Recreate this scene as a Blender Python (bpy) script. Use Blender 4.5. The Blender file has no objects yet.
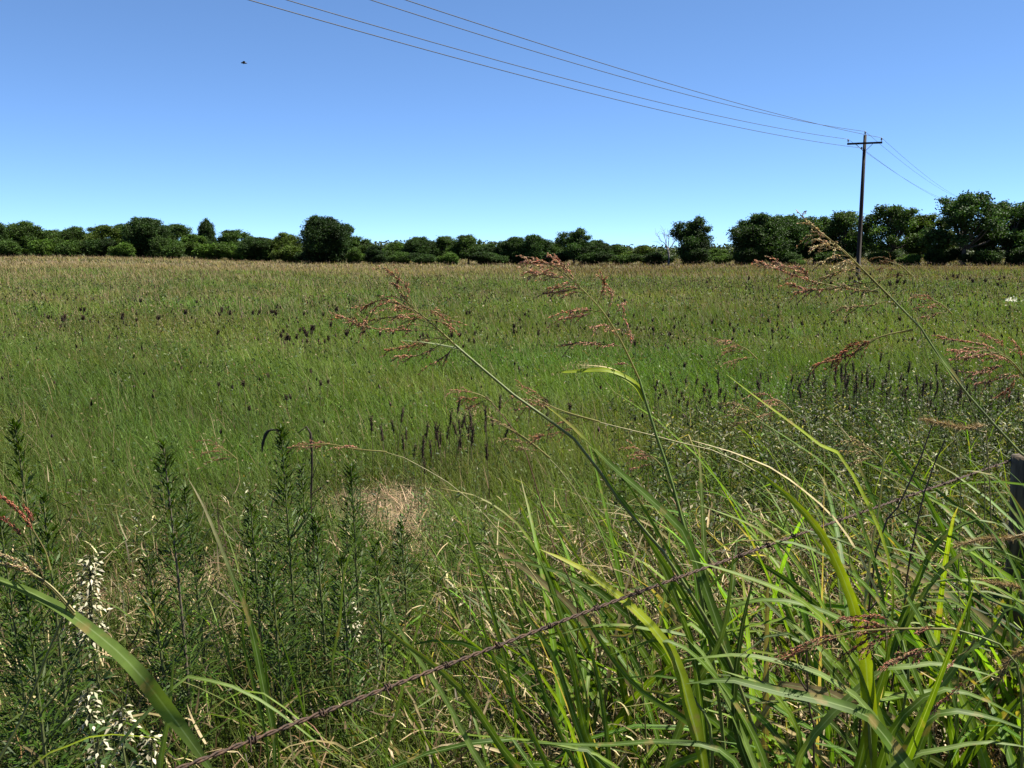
import bpy, math, random
import numpy as np
from mathutils import Vector

rng = np.random.default_rng(11)
random.seed(5)
R = math.radians
scene = bpy.context.scene
COL = scene.collection

# ------------------------------------------------------------------ camera
F = 924.0
CAM_Z = 2.0
PITCH = math.atan(132.0 / F)
cam_d = bpy.data.cameras.new('camera')
cam_d.sensor_width = 36.0
cam_d.lens = F / 1024.0 * 36.0
cam_d.clip_start = 0.05
cam_d.clip_end = 6000
cam = bpy.data.objects.new('camera', cam_d)
COL.objects.link(cam)
cam.location = (0, 0, CAM_Z)
cam.rotation_euler = (math.pi / 2 - PITCH, 0, 0)
scene.camera = cam
SP, CP = math.sin(PITCH), math.cos(PITCH)


def at(px, py, Y):
    """the place seen at pixel (px, py) at depth Y metres ahead"""
    a = (px - 512.0) / F
    b = -(py - 384.0) / F
    d = np.array([a, CP + b * SP, -SP + b * CP])
    t = Y / d[1]
    return np.array([0, 0, CAM_Z]) + d * t


def smooth(a, b, v):
    t = np.clip((v - a) / (b - a), 0, 1)
    return t * t * (3 - 2 * t)


def terrain(x, y):
    x = np.asarray(x, float); y = np.asarray(y, float)
    az = np.arctan2(x, np.maximum(y, 1.0))
    far = smooth(50, 180, y)
    side = 1 - smooth(-.46, -.20, az)
    side2 = smooth(.12, .3, az)
    z = far * (side * 1.15 - 0.5 + .45 * side2)
    z = z + .05 * np.sin(x * .35 + 1) * np.sin(y * .27) * smooth(4, 12, y)
    return z


# ------------------------------------------------------------------ materials
def nodes(m):
    m.use_nodes = True
    nt = m.node_tree
    for n in list(nt.nodes):
        nt.nodes.remove(n)
    return nt, nt.nodes, nt.links


def plant_mat(name, rough=.45, spec=.35, trans=.35, tmul=(1.25, 1.3, .7), midrib=False, objcol=False, noise=60.0):
    m = bpy.data.materials.new(name)
    nt, N, L = nodes(m)
    out = N.new('ShaderNodeOutputMaterial')
    at_ = N.new('ShaderNodeAttribute'); at_.attribute_name = 'col'
    col = at_.outputs['Color']
    if objcol:
        oi = N.new('ShaderNodeObjectInfo')
        mx = N.new('ShaderNodeMix'); mx.data_type = 'RGBA'; mx.blend_type = 'MULTIPLY'
        mx.inputs['Factor'].default_value = 1
        L.new(col, mx.inputs[6]); L.new(oi.outputs['Color'], mx.inputs[7])
        col = mx.outputs[2]
    if noise:
        tc = N.new('ShaderNodeTexCoord')
        nz = N.new('ShaderNodeTexNoise'); nz.inputs['Scale'].default_value = noise
        nz.inputs['Detail'].default_value = 3
        L.new(tc.outputs['Object'], nz.inputs['Vector'])
        mr = N.new('ShaderNodeMapRange')
        mr.inputs['From Min'].default_value = .3; mr.inputs['From Max'].default_value = .7
        mr.inputs['To Min'].default_value = .72; mr.inputs['To Max'].default_value = 1.25
        L.new(nz.outputs['Fac'], mr.inputs['Value'])
        mx = N.new('ShaderNodeMix'); mx.data_type = 'RGBA'; mx.blend_type = 'MULTIPLY'
        mx.inputs['Factor'].default_value = 1
        L.new(col, mx.inputs[6]); L.new(mr.outputs['Result'], mx.inputs[7])
        col = mx.outputs[2]
    if midrib:
        ac = N.new('ShaderNodeAttribute'); ac.attribute_name = 'across'
        mr = N.new('ShaderNodeMapRange')
        mr.inputs['From Min'].default_value = 0.05; mr.inputs['From Max'].default_value = .16
        mr.inputs['To Min'].default_value = .45; mr.inputs['To Max'].default_value = 0
        L.new(ac.outputs['Fac'], mr.inputs['Value'])
        mx = N.new('ShaderNodeMix'); mx.data_type = 'RGBA'
        L.new(mr.outputs['Result'], mx.inputs['Factor'])
        L.new(col, mx.inputs[6]); mx.inputs[7].default_value = (.25, .32, .14, 1)
        col = mx.outputs[2]
        # brown dry blotches
        nb_ = N.new('ShaderNodeTexNoise'); nb_.inputs['Scale'].default_value = 16; nb_.inputs['Detail'].default_value = 5
        L.new(tc.outputs['Object'], nb_.inputs['Vector'])
        mrb = N.new('ShaderNodeMapRange')
        mrb.inputs['From Min'].default_value = .60; mrb.inputs['From Max'].default_value = .68; mrb.inputs['To Max'].default_value = .7
        L.new(nb_.outputs['Fac'], mrb.inputs['Value'])
        mx = N.new('ShaderNodeMix'); mx.data_type = 'RGBA'
        L.new(mrb.outputs['Result'], mx.inputs['Factor'])
        L.new(col, mx.inputs[6]); mx.inputs[7].default_value = (.23, .16, .06, 1)
        col = mx.outputs[2]
        # fine lengthwise veins
        mt = N.new('ShaderNodeMath'); mt.operation = 'MULTIPLY'; mt.inputs[1].default_value = 46
        L.new(ac.outputs['Fac'], mt.inputs[0])
        sn = N.new('ShaderNodeMath'); sn.operation = 'SINE'
        L.new(mt.outputs[0], sn.inputs[0])
        mr2 = N.new('ShaderNodeMapRange')
        mr2.inputs['From Min'].default_value = -1; mr2.inputs['To Min'].default_value = .86
        mr2.inputs['To Max'].default_value = 1.08
        L.new(sn.outputs[0], mr2.inputs['Value'])
        mx = N.new('ShaderNodeMix'); mx.data_type = 'RGBA'; mx.blend_type = 'MULTIPLY'
        mx.inputs['Factor'].default_value = 1
        L.new(col, mx.inputs[6]); L.new(mr2.outputs['Result'], mx.inputs[7])
        col = mx.outputs[2]
    pb = N.new('ShaderNodeBsdfPrincipled')
    pb.inputs['Roughness'].default_value = rough
    pb.inputs['Specular IOR Level'].default_value = spec
    L.new(col, pb.inputs['Base Color'])
    res = pb.outputs[0]
    if trans > 0:
        mt = N.new('ShaderNodeMix'); mt.data_type = 'RGBA'; mt.blend_type = 'MULTIPLY'
        mt.inputs['Factor'].default_value = 1
        L.new(col, mt.inputs[6]); mt.inputs[7].default_value = (*tmul, 1)
        tb = N.new('ShaderNodeBsdfTranslucent')
        L.new(mt.outputs[2], tb.inputs['Color'])
        ms = N.new('ShaderNodeMixShader'); ms.inputs[0].default_value = trans
        L.new(pb.outputs[0], ms.inputs[1]); L.new(tb.outputs[0], ms.inputs[2])
        res = ms.outputs[0]
    L.new(res, out.inputs['Surface'])
    return m


M_BLADE = plant_mat('broad_grass_blade', .5, .13, .42, (1.5, 1.5, .4), midrib=True, noise=25)
M_GRASS = plant_mat('field_grass_blade', .6, .12, .38, (1.25, 1.3, .5), noise=0)
M_DRY = plant_mat('dry_straw', .6, .3, .25, (1.1, 1.0, .8), noise=0)
M_SEED = plant_mat('grass_seed', .6, .2, .5, (1.3, 1.15, 1.0), noise=0)
M_WEED = plant_mat('weed_leaf', .55, .18, .3, (1.3, 1.35, .4), noise=0)
M_STEM = plant_mat('plant_stem', .5, .3, 0, noise=40)
M_PETAL = plant_mat('white_bract', .5, .3, .35, (1, 1, .95), noise=0)
M_DARK = plant_mat('dark_dried_head', .7, .2, .0, noise=80)
M_CROWN = plant_mat('tree_leaves', .6, .12, .25, (1.2, 1.35, .5), objcol=True, noise=0)


def bark_mat(name, c1, c2, scale, stretch=(1, 1, .12), rough=.85, bump=.4):
    m = bpy.data.materials.new(name)
    nt, N, L = nodes(m)
    out = N.new('ShaderNodeOutputMaterial'); pb = N.new('ShaderNodeBsdfPrincipled')
    tc = N.new('ShaderNodeTexCoord'); mp = N.new('ShaderNodeMapping')
    mp.inputs['Scale'].default_value = stretch
    nz = N.new('ShaderNodeTexNoise'); nz.inputs['Scale'].default_value = scale; nz.inputs['Detail'].default_value = 6
    L.new(tc.outputs['Object'], mp.inputs['Vector']); L.new(mp.outputs[0], nz.inputs['Vector'])
    cr = N.new('ShaderNodeValToRGB')
    cr.color_ramp.elements[0].position = .35; cr.color_ramp.elements[1].position = .68
    cr.color_ramp.elements[0].color = (*[k * .78 for k in c1], 1); cr.color_ramp.elements[1].color = (*[k * .78 for k in c2], 1)
    L.new(nz.outputs['Fac'], cr.inputs[0]); L.new(cr.outputs[0], pb.inputs['Base Color'])
    bp = N.new('ShaderNodeBump'); bp.inputs['Strength'].default_value = bump; bp.inputs['Distance'].default_value = .01
    L.new(nz.outputs['Fac'], bp.inputs['Height']); L.new(bp.outputs[0], pb.inputs['Normal'])
    pb.inputs['Roughness'].default_value = rough
    pb.inputs['Specular IOR Level'].default_value = .25
    L.new(pb.outputs[0], out.inputs['Surface'])
    return m


M_BARK = bark_mat('tree_bark', (.05, .04, .03), (.13, .11, .09), 9)
M_DEADWOOD = bark_mat('dead_wood', (.16, .14, .13), (.34, .31, .29), 9)
M_POLE = bark_mat('creosote_pole', (.012, .009, .008), (.034, .026, .022), 22)
M_POST = bark_mat('weathered_post', (.05, .037, .023), (.18, .135, .083), 45)
M_RUST = bark_mat('rusty_wire', (.016, .010, .007), (.085, .046, .026), 160, (1, 1, 1), .7, .2)
M_INSUL = bark_mat('insulator_glaze', (.12, .12, .13), (.2, .2, .21), 9, (1, 1, 1), .25, 0)
M_CABLE = bark_mat('power_cable', (.03, .032, .036), (.05, .052, .056), 5, (1, 1, 1), .5, 0)
M_BIRD = bark_mat('bird_plumage', (.012, .012, .014), (.03, .03, .032), 40, (1, 1, 1), .6, 0)


def ground_mat():
    m = bpy.data.materials.new('field_ground')
    nt, N, L = nodes(m)
    out = N.new('ShaderNodeOutputMaterial'); pb = N.new('ShaderNodeBsdfPrincipled')
    tc = N.new('ShaderNodeTexCoord')

    def noise(scale, det=6, rough=.6):
        n = N.new('ShaderNodeTexNoise'); n.inputs['Scale'].default_value = scale
        n.inputs['Detail'].default_value = det; n.inputs['Roughness'].default_value = rough
        L.new(tc.outputs['Object'], n.inputs['Vector'])
        return n.outputs['Fac']

    def ramp(v, stops):
        c = N.new('ShaderNodeValToRGB')
        while len(c.color_ramp.elements) < len(stops):
            c.color_ramp.elements.new(.5)
        for e, (p, k) in zip(c.color_ramp.elements, stops):
            e.position = p; e.color = (*[q * .78 for q in k], 1)
        L.new(v, c.inputs[0])
        return c.outputs[0]
    a = ramp(noise(.06), [(.35, (.06, .08, .025)), (.5, (.085, .085, .036)), (.65, (.13, .10, .055))])
    b = ramp(noise(14, 8, .75), [(.3, (.03, .024, .014)), (.5, (.085, .065, .038)), (.72, (.2, .155, .1))])
    mx = N.new('ShaderNodeMix'); mx.data_type = 'RGBA'; mx.inputs['Factor'].default_value = .5
    L.new(a, mx.inputs[6]); L.new(b, mx.inputs[7])
    L.new(mx.outputs[2], pb.inputs['Base Color'])
    pb.inputs['Roughness'].default_value = .95
    pb.inputs['Specular IOR Level'].default_value = .1
    bp = N.new('ShaderNodeBump'); bp.inputs['Strength'].default_value = .8; bp.inputs['Distance'].default_value = .03
    L.new(noise(30, 8, .7), bp.inputs['Height']); L.new(bp.outputs[0], pb.inputs['Normal'])
    L.new(pb.outputs[0], out.inputs['Surface'])
    return m


# ------------------------------------------------------------------ mesh tools
class MB:
    def __init__(self):
        self.v = []; self.f4 = []; self.c = []; self.a = []; self.n = 0

    def add(self, v, f, col, across=None):
        v = np.asarray(v, float).reshape(-1, 3)
        f = np.asarray(f, np.int64)
        k = len(v)
        c = np.asarray(col, float)
        if c.ndim == 1:
            c = np.tile(c, (k, 1))
        self.v.append(v); self.f4.append(f + self.n); self.c.append(c)
        self.a.append(np.ones(k) if across is None else np.asarray(across, float))
        self.n += k

    def mesh(self, name, mat, smooth_=True):
        V = np.concatenate(self.v).astype(np.float32)
        Q = np.concatenate(self.f4).astype(np.int32)
        C = np.concatenate(self.c) * .64 * np.array([1, 1, .85]); A = np.concatenate(self.a).astype(np.float32)
        me = bpy.data.meshes.new(name)
        me.vertices.add(len(V)); me.vertices.foreach_set('co', V.ravel())
        me.loops.add(Q.size); me.loops.foreach_set('vertex_index', Q.ravel())
        me.polygons.add(len(Q))
        me.polygons.foreach_set('loop_start', np.arange(0, Q.size, 4, dtype=np.int32))
        me.polygons.foreach_set('loop_total', np.full(len(Q), 4, np.int32))
        me.polygons.foreach_set('use_smooth', np.full(len(Q), smooth_, bool))
        at_ = me.attributes.new('col', 'FLOAT_COLOR', 'POINT')
        at_.data.foreach_set('color', np.concatenate([C, np.ones((len(C), 1))], 1).astype(np.float32).ravel())
        ac = me.attributes.new('across', 'FLOAT', 'POINT')
        ac.data.foreach_set('value', A)
        me.update(calc_edges=True)
        me.materials.append(mat)
        return me

    def build(self, name, mat, parent=None, smooth_=True, origin=None):
        if origin is not None:
            self.v = [v - np.asarray(origin) for v in self.v]
        o = bpy.data.objects.new(name, self.mesh(name, mat, smooth_))
        COL.objects.link(o)
        if parent is not None:
            o.parent = parent
        elif origin is not None:
            o.location = origin
        return o


def tag(o, label=None, cat=None, group=None, kind=None):
    if label: o['label'] = label
    if cat: o['category'] = cat
    if group: o['group'] = group
    if kind: o['kind'] = kind
    return o


def thing(name, label, cat, loc=(0, 0, 0), rz=0, group=None):
    o = bpy.data.objects.new(name, None)
    o.empty_display_size = .1
    COL.objects.link(o)
    o.location = tuple(float(k) for k in loc); o.rotation_euler = (0, 0, rz)
    return tag(o, label, cat, group)


def copy_tree(o, parent=None):
    c = o.copy(); COL.objects.link(c)
    if parent is not None:
        c.parent = parent
    for ch in list(o.children):
        copy_tree(ch, c)
    return c


def norm(v):
    v = np.asarray(v, float)
    return v / (np.linalg.norm(v, axis=-1, keepdims=True) + 1e-9)


def spline(P, n):
    """Catmull-Rom through P"""
    P = np.asarray(P, float)
    if len(P) == 2:
        t = np.linspace(0, 1, n)[:, None]
        return P[0] * (1 - t) + P[1] * t
    Q = np.vstack([2 * P[0] - P[1], P, 2 * P[-1] - P[-2]])
    seglen = np.linalg.norm(np.diff(P, axis=0), axis=1)
    cum = np.concatenate([[0], np.cumsum(seglen)])
    out = []
    for s in np.linspace(0, cum[-1], n):
        i = min(max(np.searchsorted(cum, s, 'right') - 1, 0), len(P) - 2)
        u = (s - cum[i]) / (seglen[i] + 1e-9)
        p0, p1, p2, p3 = Q[i], Q[i + 1], Q[i + 2], Q[i + 3]
        out.append(.5 * (2 * p1 + (p2 - p0) * u + (2 * p0 - 5 * p1 + 4 * p2 - p3) * u * u + (3 * p1 - p0 - 3 * p2 + p3) * u ** 3))
    return np.array(out)


def tube(mb, P, rad, col, sides=6):
    P = np.asarray(P, float); n = len(P)
    rad = np.broadcast_to(np.asarray(rad, float), (n,))
    T = norm(np.gradient(P, axis=0))
    ref = np.array([.31, .83, .46])
    S = norm(np.cross(T, ref)); B = np.cross(T, S)
    a = np.linspace(0, 2 * np.pi, sides, endpoint=False)
    ring = S[:, None, :] * np.cos(a)[None, :, None] + B[:, None, :] * np.sin(a)[None, :, None]
    V = P[:, None, :] + ring * rad[:, None, None]
    i, j = np.meshgrid(np.arange(n - 1), np.arange(sides), indexing='ij')
    j2 = (j + 1) % sides
    f = np.stack([i * sides + j, i * sides + j2, (i + 1) * sides + j2, (i + 1) * sides + j], -1).reshape(-1, 4)
    c = np.asarray(col, float)
    if c.ndim == 2:
        c = np.repeat(c, sides, 0)
    mb.add(V, f, c)
    for e in (0, n - 1):                                    # caps
        if rad[e] > .012:
            m = sides // 2
            q = [[e * sides + 0, e * sides + k, e * sides + k + 1, e * sides + (k + 2) % sides] for k in range(1, sides - 2, 2)]
            mb.f4.append(np.array(q) + mb.n - n * sides)


def ribbon(mb, P, w, col, N=(0, -.45, .9), fold=.18, twist=0.0, base=.55, tipc=None, t0=0.0):
    """grass blade along P, folded along its midrib"""
    P = np.asarray(P, float); n = len(P)
    t = np.linspace(0, 1, n)
    T = norm(np.gradient(P, axis=0))
    Nn = np.tile(np.asarray(N, float), (n, 1))
    S = norm(np.cross(T, Nn)); Nn = np.cross(S, T)
    tw = twist * t
    S2 = S * np.cos(tw)[:, None] + Nn * np.sin(tw)[:, None]
    N2 = np.cross(S2, T)
    tv = np.clip((t - t0) / (1 - t0), 0, 1)
    prof = w * .5 * np.minimum(1, base + tv * 3) * np.clip(1 - tv, 0, 1) ** .62
    if t0 > 0:                                              # the sheath below the free blade stays slim
        prof = np.where(t < t0, w * .5 * (.25 + (base - .25) * (t / t0) ** 2), prof)
    prof = np.maximum(prof, .0004)
    wav = 1 + .06 * np.sin(t * 23 + P[0, 0] * 9)
    L_ = P + (S2 * wav[:, None] + N2 * fold) * prof[:, None]
    R_ = P + (-S2 * wav[::-1][:, None] + N2 * fold) * prof[:, None]
    V = np.stack([L_, P, R_], 1).reshape(-1, 3)
    i = np.arange(n - 1)
    f = np.concatenate([np.stack([i * 3, i * 3 + 1, i * 3 + 4, i * 3 + 3], -1), np.stack([i * 3 + 1, i * 3 + 2, i * 3 + 5, i * 3 + 4], -1)])
    c = np.tile(np.asarray(col, float), (n, 1))
    if tipc is not None:
        k = np.clip((t - .78) / .2, 0, 1)[:, None]
        c = c * (1 - k) + np.asarray(tipc) * k
    mb.add(V, f, np.repeat(c, 3, 0), np.tile([1, 0, 1], n))


def blades(mb, base, h, w, az, lean, curl, col, nseg=3, tw=.7, pw=.6):
    """many narrow blades at once"""
    n = len(base)
    t = np.linspace(0, 1, nseg + 1)
    tm = (t[1:] + t[:-1]) / 2
    th = lean[:, None] + curl[:, None] * tm[None]
    st = (h / nseg)[:, None]
    dx = np.concatenate([np.zeros((n, 1)), np.cumsum(np.sin(th) * st, 1)], 1)
    dz = np.concatenate([np.zeros((n, 1)), np.cumsum(np.cos(th) * st, 1)], 1)
    P = np.empty((n, nseg + 1, 3))
    P[..., 0] = base[:, None, 0] + dx * np.cos(az)[:, None]
    P[..., 1] = base[:, None, 1] + dx * np.sin(az)[:, None]
    P[..., 2] = base[:, None, 2] + dz
    f = az + np.pi / 2 + rng.normal(0, tw, n)
    S = np.stack([np.cos(f), np.sin(f), np.zeros(n)], -1)
    prof = .5 * np.maximum(np.minimum(1, .6 + t * 1.5) * (1 - t) ** pw, .04)
    off = S[:, None, :] * (w[:, None] * prof[None])[..., None]
    V = np.stack([P - off, P + off], 2)
    k = (nseg + 1) * 2
    b = np.arange(n)[:, None] * k
    i = np.arange(nseg)[None] * 2
    q = np.stack([b + i, b + i + 1, b + i + 3, b + i + 2], -1).reshape(-1, 4)
    mb.add(V, q, np.repeat(col, k, 0))


def leaflets(mb, c, d, ln, wd, col, up=None, droop=.0):
    """small kite shaped leaves at points c pointing along d"""
    n = len(c)
    d = norm(d)
    r = rng.normal(0, 1, (n, 3)) if up is None else np.tile(np.asarray(up, float), (n, 1)) + rng.normal(0, .35, (n, 3))
    s = norm(np.cross(d, r)); nn = np.cross(s, d)
    ln = np.broadcast_to(ln, (n,))[:, None]; wd = np.broadcast_to(wd, (n,))[:, None]
    p0 = c
    p1 = c + d * ln * .45 + s * wd * .5 + nn * ln * .05
    p2 = c + d * ln - nn * ln * droop
    p3 = c + d * ln * .45 - s * wd * .5 + nn * ln * .05
    V = np.stack([p0, p1, p2, p3], 1)
    q = np.arange(n)[:, None] * 4 + np.arange(4)[None]
    mb.add(V, q, np.repeat(col, 4, 0))


def grains(mb, c, d, ln, wd, col):
    """small plump seeds (square bipyramids)"""
    n = len(c); d = norm(d)
    s = norm(np.cross(d, rng.normal(0, 1, (n, 3)))); b = np.cross(d, s)
    ln = np.broadcast_to(ln, (n,))[:, None]; wd = np.broadcast_to(wd, (n,))[:, None] * .5
    m = c + d * ln * .4
    V = np.stack([c, m + s * wd, m + b * wd, m - s * wd, m - b * wd, c + d * ln], 1)
    q0 = np.array([[0, 1, 5, 2], [0, 2, 5, 3], [0, 3, 5, 4], [0, 4, 5, 1]])
    q = (np.arange(n)[:, None, None] * 6 + q0[None]).reshape(-1, 4)
    mb.add(V, q, np.repeat(col, 6, 0))


def jit(col, n, amt=.2, hue=.08):
    c = np.tile(np.asarray(col, float), (n, 1))
    c = c * (1 + rng.normal(0, amt, (n, 1))) * (1 + rng.normal(0, hue, (n, 3)))
    return np.clip(c, .004, .9)


def vnoise(x, y, s, seed=0):
    x = x / s + seed * 13.7; y = y / s + seed * 7.3
    return (np.sin(x * 1.3 + 1.7 * np.sin(y * .9 + seed)) + np.sin(y * 1.7 + 1.3 * np.sin(x * 1.1 + 2 + seed)) + .6 * np.sin(x * 3.1 + y * 2.3) + .5 * np.sin(x * 2.2 - y * 3.7 + 1)) / 3.1


# ------------------------------------------------------------------ light and sky
SUN_AZ, SUN_EL = R(80), R(57)
sv = Vector((math.sin(SUN_AZ) * math.cos(SUN_EL), math.cos(SUN_AZ) * math.cos(SUN_EL), math.sin(SUN_EL)))
sd = bpy.data.lights.new('sun', 'SUN'); sd.energy = 5.0; sd.angle = R(.53); sd.color = (1, .94, .82)
so = bpy.data.objects.new('sun', sd); COL.objects.link(so)
so.location = (20, 20, 60)
so.rotation_euler = sv.to_track_quat('Z', 'Y').to_euler()
w = bpy.data.worlds.new('World'); scene.world = w; w.use_nodes = True
nt = w.node_tree; N = nt.nodes; L = nt.links
for n in list(N):
    N.remove(n)
wo = N.new('ShaderNodeOutputWorld'); bg = N.new('ShaderNodeBackground'); sk = N.new('ShaderNodeTexSky')
sk.sky_type = 'NISHITA'; sk.sun_disc = False; sk.sun_elevation = SUN_EL; sk.sun_rotation = SUN_AZ
sk.air_density = .5; sk.dust_density = 0; sk.ozone_density = 3; sk.altitude = 3000
gm = N.new('ShaderNodeGamma'); gm.inputs['Gamma'].default_value = .77
wb = N.new('ShaderNodeMix'); wb.data_type = 'RGBA'; wb.blend_type = 'MULTIPLY'; wb.inputs['Factor'].default_value = 1
wb.inputs[7].default_value = (.81, 1.07, 1.31, 1)          # white balance of the sky light
L.new(sk.outputs[0], gm.inputs['Color']); L.new(gm.outputs[0], wb.inputs[6]); L.new(wb.outputs[2], bg.inputs['Color'])
bg.inputs['Strength'].default_value = .075
L.new(bg.outputs[0], wo.inputs['Surface'])
scene.view_settings.view_transform = 'Standard'
scene.view_settings.look = 'None'
scene.view_settings.exposure = 1.79
scene.view_settings.gamma = 1
scene.cycles.max_bounces = 8
scene.cycles.transparent_max_bounces = 8

# ------------------------------------------------------------------ ground
mb = MB()
rad = np.concatenate([[0.0], np.geomspace(.6, 3000, 120)])
ang = np.linspace(0, 2 * np.pi, 180, endpoint=False)
rr, aa = np.meshgrid(rad, ang, indexing='ij')
gx, gy = rr * np.cos(aa), rr * np.sin(aa)
gz = terrain(gx, gy)
na = len(ang)
i, j = np.meshgrid(np.arange(len(rad) - 1), np.arange(na), indexing='ij')
f = np.stack([i * na + j, (i + 1) * na + j, (i + 1) * na + (j + 1) % na, i * na + (j + 1) % na], -1).reshape(-1, 4)
mb.add(np.stack([gx, gy, gz], -1), f[na:], (.1, .1, .05))
fan = np.array([[0, na + k, na + k + 1, na + (k + 2) % na] for k in range(0, na, 2)])
mb.f4.append(fan)
tag(mb.build('ground', ground_mat()), kind='structure')


# ------------------------------------------------------------------ trees
def tube_limb(mb, a, b, r0, r1, bend, n=7):
    a = np.asarray(a, float); b = np.asarray(b, float)
    t = np.linspace(0, 1, n)[:, None]
    P = a * (1 - t) + b * t + np.asarray(bend) * (t * (1 - t) * 4)
    tube(mb, P, np.linspace(r0, r1, n), (.1, .09, .08), 7)


def crown_proto(seed, lobes, leaf=.34, dens=1.0, trunk_h=2.5, trunk_r=.26, sparse=0.0, low=False):
    """a tree about 10 m tall and 10 m across; lobes = (x, y, z, radius)"""
    g = np.random.default_rng(seed)
    tb = MB(); cb = MB()
    tube(tb, spline([(0, 0, -.3), (.05, .04, trunk_h * .5), (-.06, 0, trunk_h)], 6), np.linspace(trunk_r * 1.25, trunk_r * .8, 6), (.1, .09, .08), 8)
    for (x, y, z, r) in lobes:
        tube_limb(tb, (-.06, 0, trunk_h * (.75 + .2 * g.random())), (x * .9, y * .9, z - r * .15), trunk_r * .5, trunk_r * .1, (g.normal(0, .3), g.normal(0, .3), -.25))
        for k in range(5):
            d = norm(g.normal(0, 1, 3) + np.array([0, 0, .4]))
            tube_limb(tb, (x * .85, y * .85, z - r * .2), np.array([x, y, z]) + d * r * .95, trunk_r * .14, trunk_r * .03, g.normal(0, .12, 3), 5)
        # twig clumps through the lobe, denser towards its outside
        nc = int(92 * r ** 1.75 * dens)
        d = norm(g.normal(0, 1, (nc, 3)))
        rad_ = r * (.35 + .72 * g.random(nc) ** .55 + .28 * g.random(nc) ** 4)
        squash = np.array([1.1, 1.1, .82])
        lump = 1 + .22 * np.sin(d[:, 0] * 7 + seed + x) * np.sin(d[:, 1] * 6 + z) + .16 * np.sin(d[:, 2] * 11 + y * 3)
        cc = np.array([x, y, z]) + d * (rad_ * lump)[:, None] * squash
        keep = g.random(nc) > sparse
        cc = cc[keep]; d = d[keep]
        k = 12
        pts = np.repeat(cc, k, 0) + g.normal(0, .25, (len(cc) * k, 3)) * np.array([1.2, 1.2, .8])
        cl = np.repeat(np.exp(g.normal(0, .38, (len(cc), 1))), k, 0)
        # sprigs standing out of the outline
        ns = int(26 * r ** 1.4)
        ds = norm(g.normal(0, 1, (ns, 3)) + np.array([0, 0, .35]))
        sp = np.repeat(np.array([x, y, z]) + ds * (r * g.uniform(.95, 1.42, (ns, 1))) * squash, 7, 0) + g.normal(0, .15, (ns * 7, 3))
        pts = np.concatenate([pts, sp]); cl = np.concatenate([cl, np.repeat(np.exp(g.normal(0, .35, (ns, 1))), 7, 0)])
        lobe_t = 1 + g.normal(0, .2)
        base = np.array([.05, .09, .022])
        cv = np.clip(base * lobe_t * cl * (1 + g.normal(0, .2, (len(pts), 1))) * (1 + g.normal(0, .06, (len(pts), 3))), .006, .3)
        dirs = g.normal(0, 1, (len(pts), 3)) + np.array([0, 0, -.2])
        leaflets(cb, pts, dirs, leaf * (.6 + .6 * g.random(len(pts))), leaf * .55, cv)
    return tb, cb


def lobes_round(seed, n, spread, z0, z1, r0, r1, lean=0):
    g = np.random.default_rng(seed)
    out = []
    for k in range(n):
        u = (k + .5) / n
        z = z0 + (z1 - z0) * u
        wide = spread * math.sin(math.pi * min(1, .25 + .65 * u)) ** .8
        a = k * 2.4 + g.normal(0, .4)
        rr_ = wide * (.55 + .45 * g.random())
        out.append((rr_ * math.cos(a) + lean * u, rr_ * math.sin(a), z + g.normal(0, .35), (r0 + (r1 - r0) * g.random()) * g.uniform(.72, 1.12)))
    for k in range(7):
        a = g.uniform(0, 6.28); q = spread * g.uniform(0, .75)
        out.append((q * math.cos(a) + lean, q * math.sin(a), z1 + g.uniform(-.6, 1.7) * (1 - .5 * q / spread), g.uniform(.35, .75)))
    return out


protos = {}


def add_proto(key, lobes, **kw):
    tb, cb = crown_proto(len(protos) * 17 + 3, lobes, **kw)
    V = np.concatenate(cb.v)
    q = np.percentile(V, [1.5, 98.5], axis=0)
    protos[key] = [(tb, cb), None, (q[1, 0] - q[0, 0] + q[1, 1] - q[0, 1]) / 2, float(np.percentile(V[:, 2], 99.3))]


add_proto('round', lobes_round(1, 19, 3.5, 2.0, 8.3, .9, 1.9), dens=1.0)
add_proto('broad', lobes_round(2, 18, 4.2, 2.0, 7.6, .8, 1.7) + [(-1.5, 0, 8.6, .9), (1.9, .4, 8.2, .8)], dens=1.0)
add_proto('open', lobes_round(3, 19, 4.0, 2.2, 8.2, .7, 1.5) + [(.9, 0, 9.1, .8), (-2.1, .3, 8.5, .7)], dens=.8, sparse=.1, trunk_h=2.8)
add_proto('airy', lobes_round(4, 19, 4.2, 2.8, 8.4, .6, 1.35) + [(1.4, 0, 9.2, .7), (-1.2, .3, 8.9, .8), (3.2, 0, 7.4, .6)], dens=.78, sparse=.12, trunk_h=3.0)
add_proto('dense', lobes_round(5, 19, 3.3, 1.2, 8.4, 1.1, 2.0), dens=1.1, trunk_h=1.6)
add_proto('spiky', lobes_round(6, 15, 2.5, 1.2, 7.6, .8, 1.5) + [(.2, 0, 9.6, .6), (.1, 0, 8.8, .8), (-1.2, .5, 8.3, .7), (1.4, 0, 7.9, .6)], dens=1.0, trunk_h=2)
add_proto('ragged', lobes_round(7, 13, 3.0, 1.6, 6.8, .9, 1.7) + [(1.6, 0, 9.0, .9), (1.2, 0, 8.0, .9), (-2.2, .4, 8.0, .8), (2.9, .2, 7.4, .7), (-3.0, 0, 6.6, .8)], dens=.95, sparse=.08, trunk_h=2.4)
g0 = np.random.default_rng(50)
add_proto('bush', [(3.6 * g0.normal(0, .62), 3.0 * g0.normal(0, .6), abs(g0.normal(2.6, 2.3)) + .8, g0.uniform(.9, 2.3)) for k in range(22)], dens=.7, leaf=.5, trunk_h=1.0, trunk_r=.2)


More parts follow.
